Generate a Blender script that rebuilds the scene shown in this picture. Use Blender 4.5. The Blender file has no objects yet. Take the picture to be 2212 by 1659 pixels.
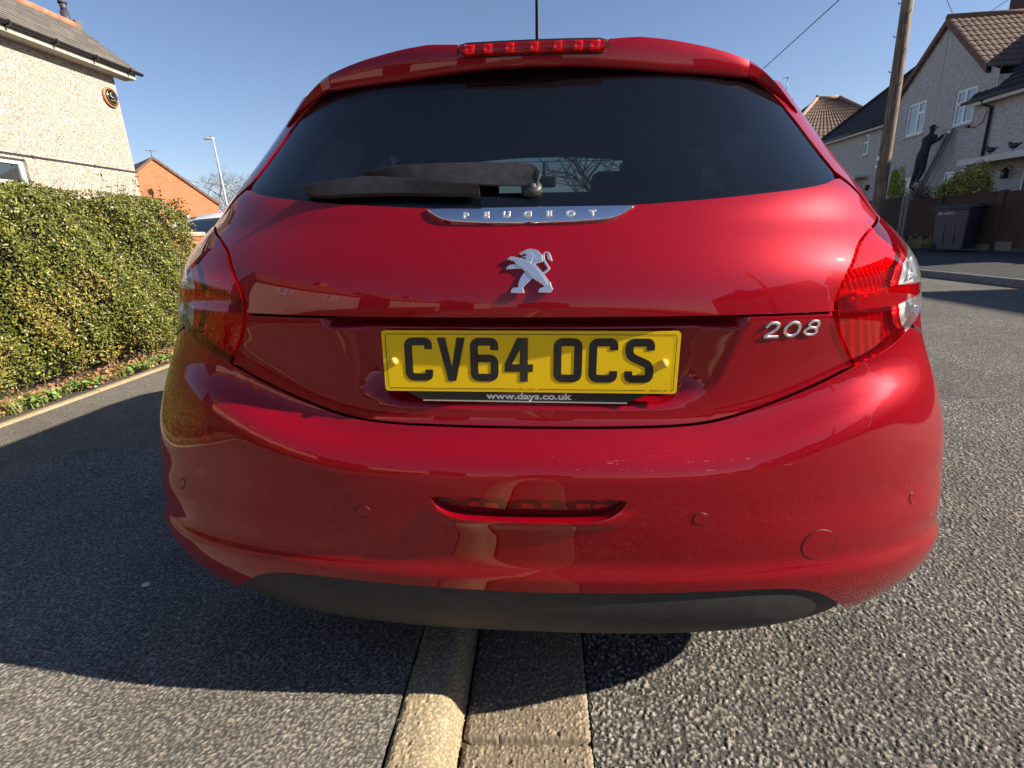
import bpy, bmesh, math, random
import numpy as np
from mathutils import Vector, Matrix
from mathutils.geometry import delaunay_2d_cdt
C = bpy.context.scene.collection
sc = bpy.context.scene
R = math.radians

# ------------------------------------------------------------------ camera
def basis(yaw, pit, rol):
    yaw, pit, rol = map(R, (yaw, pit, rol))
    cy, sy = math.cos(yaw), math.sin(yaw)
    F = Vector((-sy*math.cos(pit), cy*math.cos(pit), -math.sin(pit)))
    R0 = Vector((cy, sy, 0)); U0 = R0.cross(F)
    Rt = R0*math.cos(rol)+U0*math.sin(rol); U = -R0*math.sin(rol)+U0*math.cos(rol)
    return Matrix((Rt, U, -F)).transposed()
CAM_H = 1.01
RW = basis(4.0, 16.2, -2.7)
cam = bpy.data.cameras.new('camera'); co = bpy.data.objects.new('camera', cam); C.objects.link(co)
co.matrix_world = Matrix.Translation((0, 0, CAM_H)) @ RW.to_4x4()
cam.sensor_width = 36; cam.lens = 36*1110/2212; cam.clip_start = .02; cam.clip_end = 3000
sc.camera = co
# the car stands with its left wheels up on the pavement: it leans a little
RC = basis(4.05, 16.0, -0.75)
CAR_S = 0.945
CAR_ROT = RW @ RC.transposed()
CAR_M = Matrix.Translation(Vector((0, 0, CAM_H)) - CAR_ROT @ Vector((0.033, -0.82, 0.965))*CAR_S) @ CAR_ROT.to_4x4() @ Matrix.Scale(CAR_S, 4)

# ------------------------------------------------------------------ sky, sun, exposure
SUN_EL, SUN_D = R(29.5), R(6.5)          # elevation; how far the sun stands behind the car's tail
sun_dir = Vector((math.cos(SUN_D)*math.cos(SUN_EL), -math.sin(SUN_D)*math.cos(SUN_EL), math.sin(SUN_EL)))
w = bpy.data.worlds.new('World'); sc.world = w; w.use_nodes = True
nt = w.node_tree; sky = nt.nodes.new('ShaderNodeTexSky'); sky.sky_type = 'NISHITA'; sky.sun_disc = False
sky.sun_elevation = SUN_EL; sky.sun_rotation = math.atan2(sun_dir.x, sun_dir.y)
sky.air_density = 1.0; sky.dust_density = 0.3; sky.ozone_density = 2.5; sky.altitude = 50
bg = nt.nodes['Background']; bg.inputs[1].default_value = 0.062
wb = nt.nodes.new('ShaderNodeMix'); wb.data_type = 'RGBA'; wb.blend_type = 'MULTIPLY'; wb.inputs[0].default_value = 1; wb.inputs[7].default_value = (1.06, 1.0, 1.07, 1)
nt.links.new(sky.outputs[0], wb.inputs[6]); nt.links.new(wb.outputs[2], bg.inputs[0])
sl = bpy.data.lights.new('sun', 'SUN'); sl.energy = 5.0; sl.angle = R(.53); sl.color = (1, .9, .76)
so = bpy.data.objects.new('sun', sl); C.objects.link(so)
so.rotation_euler = (-sun_dir).to_track_quat('-Z', 'Y').to_euler()
sc.view_settings.view_transform = 'Standard'; sc.view_settings.look = 'None'
sc.view_settings.exposure = 1.13; sc.view_settings.gamma = 1
sc.render.engine = 'CYCLES'
sc.cycles.max_bounces = 8; sc.cycles.transparent_max_bounces = 12

# ------------------------------------------------------------------ helpers
rnd = random.Random(7)
def tag(o, label=None, cat=None, group=None, kind=None):
    if label: o['label'] = label
    if cat: o['category'] = cat
    if group: o['group'] = group
    if kind: o['kind'] = kind
    return o
def empty(name, loc=(0, 0, 0), rz=0, label=None, cat=None, group=None):
    o = bpy.data.objects.new(name, None); C.objects.link(o); o.location = loc; o.rotation_euler = (0, 0, rz)
    o.empty_display_size = .1
    return tag(o, label, cat, group)
class MB:
    """collects pieces, then links them as one mesh object"""
    def __init__(s): s.v = []; s.f = []; s.m = []; s.sm = []; s.n = []
    def add(s, vs, fs, mi=0, smooth=False, M=None):
        b = len(s.v)
        for v in vs:
            v = Vector(v); s.v.append(tuple(M @ v) if M else tuple(v))
        for f in fs: s.f.append(tuple(i+b for i in f)); s.m.append(mi); s.sm.append(smooth)
        return s
    def box(s, a, b, mi=0, M=None):
        x0, y0, z0 = a; x1, y1, z1 = b
        v = [(x0,y0,z0),(x1,y0,z0),(x1,y1,z0),(x0,y1,z0),(x0,y0,z1),(x1,y0,z1),(x1,y1,z1),(x0,y1,z1)]
        return s.add(v, [(3,2,1,0),(4,5,6,7),(0,1,5,4),(1,2,6,5),(2,3,7,6),(3,0,4,7)], mi, False, M)
    def cbox(s, a, b, c=.005, mi=0, M=None):
        """box with chamfered edges"""
        bm = bmesh.new(); bmesh.ops.create_cube(bm, size=1)
        for v in bm.verts:
            for i in range(3): v.co[i] = a[i] if v.co[i] < 0 else b[i]
        bmesh.ops.bevel(bm, geom=bm.edges[:], offset=c, segments=2, affect='EDGES', profile=.5)
        s.bm(bm, mi, M, True); return s
    def bm(s, bm, mi=0, M=None, smooth=False):
        bm.verts.index_update()
        s.add([v.co.copy() for v in bm.verts], [[v.index for v in f.verts] for f in bm.faces], mi, smooth, M); bm.free(); return s
    def tube(s, pts, r, k=8, mi=0, cap=True, M=None, smooth=True):
        pts = [Vector(p) for p in pts]; n = len(pts)
        rs = r if isinstance(r, (list, tuple)) else [r]*n
        vs = []; fs = []; up = None
        for i, p in enumerate(pts):
            t = (pts[min(i+1, n-1)]-pts[max(i-1, 0)]).normalized()
            if up is None:
                up = Vector((0, 0, 1)) if abs(t.z) < .9 else Vector((1, 0, 0))
            a = t.cross(up).normalized(); b = a.cross(t).normalized(); up = b
            for j in range(k):
                th = 2*math.pi*j/k; vs.append(p+(a*math.cos(th)+b*math.sin(th))*rs[i])
        for i in range(n-1):
            for j in range(k):
                j2 = (j+1) % k; fs.append((i*k+j, i*k+j2, (i+1)*k+j2, (i+1)*k+j))
        if cap: fs.append(tuple(range(k))[::-1]); fs.append(tuple((n-1)*k+j for j in range(k)))
        return s.add([tuple(v) for v in vs], fs, mi, smooth, M)
    def lathe(s, prof, k=24, mi=0, M=None, smooth=True):
        """prof: (radius, height) pairs round the z axis"""
        vs = []; fs = []
        for r, z in prof:
            for j in range(k):
                t = 2*math.pi*j/k; vs.append((r*math.cos(t), r*math.sin(t), z))
        for i in range(len(prof)-1):
            for j in range(k):
                j2 = (j+1) % k; fs.append((i*k+j, i*k+j2, (i+1)*k+j2, (i+1)*k+j))
        return s.add(vs, fs, mi, smooth, M)
    def build(s, name, mats, parent=None, normals=None):
        me = bpy.data.meshes.new(name); me.from_pydata(s.v, [], s.f)
        if not isinstance(mats, (list, tuple)): mats = [mats]
        for m in mats: me.materials.append(m)
        me.polygons.foreach_set('material_index', s.m); me.polygons.foreach_set('use_smooth', s.sm)
        me.update()
        if normals is not None: me.normals_split_custom_set_from_vertices(normals)
        o = bpy.data.objects.new(name, me); C.objects.link(o)
        if parent: o.parent = parent
        return o
def inpoly(pt, poly):
    x, y = pt; c = False; j = len(poly)-1
    for i in range(len(poly)):
        xi, yi = poly[i]; xj, yj = poly[j]
        if (yi > y) != (yj > y) and x < (xj-xi)*(y-yi)/(yj-yi)+xi: c = not c
        j = i
    return c
def segdist(P, poly, closed=True):
    """distance of points P (n,2) to a polyline"""
    P = np.asarray(P, float); q = np.asarray(poly, float); n = len(q); best = np.full(len(P), 1e9)
    for i in range(n if closed else n-1):
        a = q[i]; b = q[(i+1) % n]; ab = b-a; L = ab@ab+1e-15
        t = np.clip(((P-a)@ab)/L, 0, 1); d = np.linalg.norm(P-(a+t[:, None]*ab), axis=1); best = np.minimum(best, d)
    return best
def inpoly_np(P, poly):
    P = np.asarray(P, float); q = np.asarray(poly, float); c = np.zeros(len(P), bool); j = len(q)-1
    for i in range(len(q)):
        xi, yi = q[i]; xj, yj = q[j]
        if yi != yj:
            m = ((yi > P[:, 1]) != (yj > P[:, 1])) & (P[:, 0] < (xj-xi)*(P[:, 1]-yi)/(yj-yi)+xi); c ^= m
        j = i
    return c
def densify(poly, step, closed=True):
    out = []; n = len(poly)
    for i in range(n if closed else n-1):
        a = poly[i]; b = poly[(i+1) % n]; L = math.hypot(b[0]-a[0], b[1]-a[1]); k = max(1, int(math.ceil(L/step)))
        for j in range(k): out.append((a[0]+(b[0]-a[0])*j/k, a[1]+(b[1]-a[1])*j/k))
    if not closed: out.append(tuple(poly[-1]))
    return out
def rounded(poly, r, k=4):
    """round the corners of a closed polygon"""
    out = []; n = len(poly)
    for i in range(n):
        p = Vector(poly[i]); a = Vector(poly[i-1])-p; b = Vector(poly[(i+1) % n])-p
        d = min(r, a.length*.45, b.length*.45); A = p+a.normalized()*d; B = p+b.normalized()*d
        for j in range(k+1):
            t = j/k; q = A*(1-t)**2+p*2*t*(1-t)+B*t*t; out.append((q.x, q.y))
    return out
def tri(outline, holes=(), extra=(), grid=None, gy=None):
    """triangulate a polygon with holes and inner constraint lines; returns points, triangles"""
    pts = []; edges = []
    def loop(pl, closed=True):
        b = len(pts); pts.extend(Vector(p) for p in pl); n = len(pl)
        edges.extend((b+i, b+(i+1) % n) for i in range(n if closed else n-1))
    loop(outline)
    for h in holes: loop(h)
    for e in extra: loop(e[0], e[1])
    if grid:
        gy = gy or grid; o = np.array(outline); x0, y0 = o.min(0); x1, y1 = o.max(0)
        X, Y = np.meshgrid(np.arange(x0+grid*.37, x1, grid), np.arange(y0+gy*.41, y1, gy)); X[1::2] += grid/2
        P = np.stack([X.ravel(), Y.ravel()], 1); m = inpoly_np(P, outline)
        for h in holes: m &= ~inpoly_np(P, h)
        P = P[m]; g = min(grid, gy)*.45
        m = segdist(P, outline) > g
        for h in holes: m &= segdist(P, h) > g
        for e in extra: m &= segdist(P, e[0], e[1]) > g
        pts.extend(Vector(p) for p in P[m])
    vc, ec, fc, *_ = delaunay_2d_cdt(pts, edges, [], 0, 1e-7)
    V = np.array([(v.x, v.y) for v in vc]); Fc = np.array([f for f in fc if len(f) == 3])
    cen = V[Fc].mean(1); m = inpoly_np(cen, outline)
    for h in holes: m &= ~inpoly_np(cen, h)
    Fc = Fc[m]; a = V[Fc[:, 1]]-V[Fc[:, 0]]; b = V[Fc[:, 2]]-V[Fc[:, 0]]
    fl = (a[:, 0]*b[:, 1]-a[:, 1]*b[:, 0]) < 0; Fc[fl] = Fc[fl][:, ::-1]
    return V, Fc

# ------------------------------------------------------------------ materials
def mat(name, col=(.5, .5, .5), rough=.6, metal=0., spec=.5, coat=0., coat_rough=.03, **k):
    m = bpy.data.materials.new(name); m.use_nodes = True; b = m.node_tree.nodes['Principled BSDF']
    b.inputs['Base Color'].default_value = (*col, 1); b.inputs['Roughness'].default_value = rough
    b.inputs['Metallic'].default_value = metal; b.inputs['Specular IOR Level'].default_value = spec
    b.inputs['Coat Weight'].default_value = coat; b.inputs['Coat Roughness'].default_value = coat_rough
    for kk, v in k.items(): b.inputs[kk].default_value = v
    return m
class NT:
    def __init__(s, m): s.t = m.node_tree; s.b = s.t.nodes['Principled BSDF']
    def n(s, ty, **k):
        o = s.t.nodes.new('ShaderNode'+ty)
        for kk, v in k.items():
            if kk in o.inputs.keys() if isinstance(kk, str) else False: o.inputs[kk].default_value = v
            else: setattr(o, kk, v)
        return o
    def l(s, a, b): s.t.links.new(a, b)
    def coord(s, kind='Object', scale=(1, 1, 1), rot=(0, 0, 0)):
        c = s.n('TexCoord'); mp = s.n('Mapping'); mp.inputs['Scale'].default_value = scale; mp.inputs['Rotation'].default_value = rot
        s.l(c.outputs[kind], mp.inputs[0]); return mp.outputs[0]
    def noise(s, vec, scale, detail=4, rough=.6):
        o = s.n('TexNoise'); o.inputs['Scale'].default_value = scale; o.inputs['Detail'].default_value = detail; o.inputs['Roughness'].default_value = rough
        s.l(vec, o.inputs['Vector']); return o.outputs['Fac']
    def voro(s, vec, scale, feature='F1', out='Distance', rnd=1):
        o = s.n('TexVoronoi'); o.feature = feature; o.inputs['Scale'].default_value = scale; o.inputs['Randomness'].default_value = rnd
        s.l(vec, o.inputs['Vector']); return o.outputs[out]
    def ramp(s, fac, stops):
        o = s.n('ValToRGB'); e = o.color_ramp.elements
        while len(e) < len(stops): e.new(.5)
        for i, (p, c) in enumerate(stops):
            e[i].position = p; e[i].color = (*c, 1) if not isinstance(c, (int, float)) else (c, c, c, 1)
        s.l(fac, o.inputs[0]); return o.outputs[0]
    def mix(s, fac, a, b, mode='MIX'):
        o = s.n('Mix'); o.data_type = 'RGBA'; o.blend_type = mode
        for k, v in ((0, fac), (6, a), (7, b)):
            if isinstance(v, (int, float)): o.inputs[k].default_value = v if k == 0 else (v, v, v, 1)
            elif isinstance(v, tuple): o.inputs[k].default_value = (*v, 1)
            else: s.l(v, o.inputs[k])
        return o.outputs[2]
    def math(s, op, a, b=0, c=None):
        o = s.n('Math'); o.operation = op
        for i, v in enumerate((a, b, c)):
            if v is None: continue
            if isinstance(v, (int, float)): o.inputs[i].default_value = v
            else: s.l(v, o.inputs[i])
        return o.outputs[0]
    def bump(s, h, strength=.3, dist=.01, prev=None, to=True):
        o = s.n('Bump'); o.inputs['Strength'].default_value = strength; o.inputs['Distance'].default_value = dist
        s.l(h, o.inputs['Height'])
        if prev: s.l(prev, o.inputs['Normal'])
        if to: s.l(o.outputs[0], s.b.inputs['Normal'])
        return o.outputs[0]
    def col(s, c): s.l(c, s.b.inputs['Base Color'])
    def rough(s, c): s.l(c, s.b.inputs['Roughness'])
def noisy(name, c1, c2, scale=5, rough=.8, bump=0, bscale=None, dist=.01, **k):
    m = mat(name, c1, rough, **k); t = NT(m); v = t.coord()
    t.col(t.mix(t.ramp(t.noise(v, scale), [(.3, 0), (.7, 1)]), c1, c2))
    if bump: t.bump(t.noise(v, bscale or scale*4), bump, dist)
    return m

# red metallic paint with fine flake, hairline scratches and road dust
def make_paint():
    m = mat('red_metallic_paint', (.265, .0005, .0075), .40, metal=.28, spec=.03, coat=1.0, coat_rough=.025); t = NT(m); v = t.coord()
    fl = t.voro(v, 900, out='Color'); t.col(t.mix(.12, (.265, .0005, .0075), fl, 'OVERLAY'))
    b = t.bump(t.noise(v, 2600, 1), .06, .0004, to=False); t.l(b, t.b.inputs['Normal'])
    # scratches on the bumper ledge: thin bright wisps between two heights
    vs = t.coord(scale=(26, 1, 300), rot=(0, R(22), 0)); s1 = t.ramp(t.noise(vs, 1.0, 3, .7), [(.66, 0), (.70, 1)])
    vs2 = t.coord(scale=(40, 1, 380), rot=(0, R(-38), 0)); s2 = t.ramp(t.noise(vs2, 1.0, 2, .7), [(.68, 0), (.72, 1)])
    c = t.n('TexCoord'); sp = t.n('SeparateXYZ'); t.l(c.outputs['Object'], sp.inputs[0])
    band = t.ramp(sp.outputs[2], [(.555, 0), (.566, 1), (.585, 1), (.60, 0)])
    bx = t.ramp(t.math('MULTIPLY_ADD', sp.outputs[0], .5, .5), [(.48, 0), (.56, 1), (.74, .8), (.84, 0)])
    k = t.math('MULTIPLY', t.math('MULTIPLY', band, bx), t.math('MAXIMUM', s1, s2)); k = t.math('MULTIPLY', k, .55)
    base = t.b.inputs['Base Color'].links[0].from_socket
    t.col(t.mix(k, base, (.75, .28, .24)))
    # light dust low down on the bumper
    dust = t.math('MULTIPLY', t.ramp(sp.outputs[2], [(.16, 1), (.45, 0)]), t.ramp(t.noise(v, 14, 5), [(.35, 0), (.8, .5)]))
    base = t.b.inputs['Base Color'].links[0].from_socket
    t.col(t.mix(t.math('MULTIPLY', dust, .18), base, (.22, .16, .12)))
    sp2 = t.ramp(t.voro(v, 120), [(.035, 1), (.05, 0)])
    sp3 = t.math('MULTIPLY', sp2, t.ramp(t.noise(v, 11, 2), [(.60, 0), (.64, 1)]))
    t.l(t.math('MULTIPLY_ADD', t.math('ADD', t.math('MULTIPLY', dust, .35), sp3), .30, .018), t.b.inputs['Coat Roughness'])
    return m
paint = make_paint()
black_plastic = noisy('textured_black_plastic', (.018, .018, .019), (.03, .03, .032), 40, .62, .15, 700, .0008)
rubber = mat('black_rubber', (.012, .012, .012), .75)
gloss_black = mat('gloss_black', (.006, .006, .007), .12, coat=.6)
under_black = mat('underbody_black', (.008, .008, .008), .9)
chrome = mat('chrome', (.92, .91, .89), .10, metal=1)
chrome_b = mat('satin_chrome', (.88, .87, .86), .27, metal=.92)
steel = mat('wheel_steel', (.42, .42, .43), .35, metal=.9)
yellow_m = mat('retroreflective_yellow', (.9, .6, .012), .32, spec=.1, coat=.35, coat_rough=.15)
t = NT(yellow_m); v = t.coord(); t.col(t.mix(t.ramp(t.noise(v, 900, 2), [(.35, 0), (.65, 1)]), (.88, .55, .006), (.98, .68, .01)))
ink = mat('plate_black', (.01, .01, .011), .25, coat=.3)
white_ink = mat('white_lettering', (.75, .75, .74), .4)
yellow_cap = mat('yellow_screw_cap', (.8, .55, .10), .35)
def glassmat(name, tint, gloss_rough=.0, dark=(.01, .012, .016), f0=.045, opaque=.0):
    m = bpy.data.materials.new(name); m.use_nodes = True; n = m.node_tree; n.nodes.clear()
    o = n.nodes.new('ShaderNodeOutputMaterial'); tr = n.nodes.new('ShaderNodeBsdfTransparent'); tr.inputs[0].default_value = (*tint, 1)
    gl = n.nodes.new('ShaderNodeBsdfGlossy'); gl.inputs['Roughness'].default_value = gloss_rough; gl.inputs[0].default_value = (1, 1, 1, 1)
    df = n.nodes.new('ShaderNodeBsdfDiffuse'); df.inputs[0].default_value = (*dark, 1)
    m1 = n.nodes.new('ShaderNodeMixShader'); m1.inputs[0].default_value = opaque
    lw = n.nodes.new('ShaderNodeFresnel'); gg = n.nodes.new('ShaderNodeNewGeometry'); mm = n.nodes.new('ShaderNodeMath'); mm.operation = 'MULTIPLY_ADD'; mm.inputs[1].default_value = -.8333; mm.inputs[2].default_value = 1.5
    n.links.new(gg.outputs['Backfacing'], mm.inputs[0]); n.links.new(mm.outputs[0], lw.inputs[0])
    m2 = n.nodes.new('ShaderNodeMixShader'); L = n.links.new
    L(tr.outputs[0], m1.inputs[1]); L(df.outputs[0], m1.inputs[2]); L(m1.outputs[0], m2.inputs[1]); L(gl.outputs[0], m2.inputs[2]); L(lw.outputs[0], m2.inputs[0]); L(m2.outputs[0], o.inputs[0])
    return m
privacy_glass = glassmat('privacy_glass', (.17, .20, .20), dark=(.10, .13, .17), opaque=.03)
dark_glass = glassmat('dark_side_glass', (.035, .04, .045), dark=(.01, .012, .015), opaque=.05)
clear_glass = glassmat('clear_glass', (.80, .86, .84), opaque=.01)
red_lens = glassmat('red_lens', (.93, .028, .036), dark=(.5, .003, .010), opaque=.12)
clear_lens = glassmat('clear_lens', (.93, .93, .93), dark=(.6, .6, .6), opaque=.12)

# ------------------------------------------------------------------ car surface and the outlines of its panels

SURF_T=np.array([
(0.170,0.0780,0.863,0.394,2.50),
(0.200,0.0560,0.873,0.381,2.50),
(0.260,0.0280,0.890,0.357,2.50),
(0.320,0.0120,0.901,0.347,2.50),
(0.360,0.0070,0.903,0.351,2.50),
(0.420,0.0030,0.904,0.360,2.50),
(0.500,0.0000,0.902,0.369,2.35),
(0.550,0.0010,0.898,0.373,2.35),
(0.570,0.0060,0.895,0.374,2.35),
(0.590,0.0180,0.890,0.373,2.35),
(0.615,0.0420,0.882,0.369,2.35),
(0.640,0.0560,0.873,0.364,2.35),
(0.670,0.0590,0.862,0.358,2.35),
(0.760,0.0510,0.827,0.345,2.35),
(0.828,0.0440,0.807,0.328,2.35),
(0.850,0.0432,0.807,0.325,2.18),
(0.870,0.0460,0.803,0.317,2.18),
(0.905,0.0560,0.792,0.311,2.18),
(0.950,0.0770,0.767,0.315,2.18),
(0.985,0.0980,0.742,0.323,2.18),
(1.010,0.1150,0.720,0.322,2.30),
(1.060,0.1630,0.692,0.325,2.65),
(1.130,0.2300,0.661,0.319,2.65),
(1.200,0.2910,0.629,0.308,2.65),
(1.270,0.3430,0.595,0.298,2.65),
(1.340,0.3860,0.557,0.291,2.65),
])
def pchip(x,y,xi):
    h=np.diff(x); d=np.diff(y)/h; m=np.zeros_like(y)
    for k in range(1,len(x)-1):
        if d[k-1]*d[k]>0:
            w1=2*h[k]+h[k-1]; w2=h[k]+2*h[k-1]; m[k]=(w1+w2)/(w1/d[k-1]+w2/d[k])
    m[0]=d[0]; m[-1]=d[-1]
    i=np.clip(np.searchsorted(x,xi)-1,0,len(x)-2); t=(xi-x[i])/h[i]
    return (2*t**3-3*t**2+1)*y[i]+(t**3-2*t**2+t)*h[i]*m[i]+(-2*t**3+3*t**2)*y[i+1]+(t**3-t**2)*h[i]*m[i+1]
def smst(a,b,x):
    t=np.clip((x-a)/(b-a),0,1); return t*t*(3-2*t)
SIDE=np.array([(.17,.078),(.20,.056),(.26,.028),(.32,.012),(.42,.003),(.50,.0),(.57,.003),(.63,.012),(.70,.028),(.77,.044),(.83,.052),(.87,.058),(.905,.066),(.95,.085),(1.01,.117),(1.06,.163),(1.13,.230),(1.2,.291),(1.27,.343),(1.34,.386)])
ZD=np.linspace(.17,1.34,1171)
def smooth1(v,sig):
    k=np.arange(-30,31); w=np.exp(-(k/sig)**2/2); w/=w.sum()
    e=np.concatenate([v[0]+(v[1]-v[0])*np.arange(-30,0),v,v[-1]+(v[-1]-v[-2])*np.arange(1,31)]); return np.convolve(e,w,'valid')
def build_tables():
    global TD
    TD=[smooth1(pchip(SURF_T[:,0],SURF_T[:,k],ZD),sg) for k,sg in ((1,5),(2,10),(3,10),(4,10))]+[smooth1(pchip(SIDE[:,0],SIDE[:,1],ZD),10)]
build_tables()
def sm5(a,b,x):
    t=np.clip((x-a)/(b-a),0,1); return t*t*t*(t*(6*t-15)+10)
def S(p,z):
    """rear body surface; |p|<1 sweeps centre to side, |p|>1 runs forward along the flank"""
    p,z=np.broadcast_arrays(np.asarray(p,float),np.asarray(z,float))
    z=np.clip(z,ZD[0],ZD[-1]); a=np.abs(p)
    rise=.095*sm5(.15,.62,a)
    ze=z-rise*sm5(.33,.62,z)*(1-sm5(.68,.88,z))
    k=sm5(.30,.78,a)
    yc=np.interp(ze,ZD,TD[0])*(1-k)+np.interp(z,ZD,TD[4])*k; w,b,n=[np.interp(z,ZD,TD[i]) for i in (1,2,3)]
    ph=np.clip(a,0,1)*np.pi/2; s=np.sin(ph); c=np.maximum(np.cos(ph),1e-9)
    rho=(s**n+c**n)**(-1/n)
    x=w*rho*s; y=yc+b*(1-rho*c); y=y+np.maximum(a-1,0)
    return np.stack([np.sign(p)*x,y,z],-1)
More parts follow.
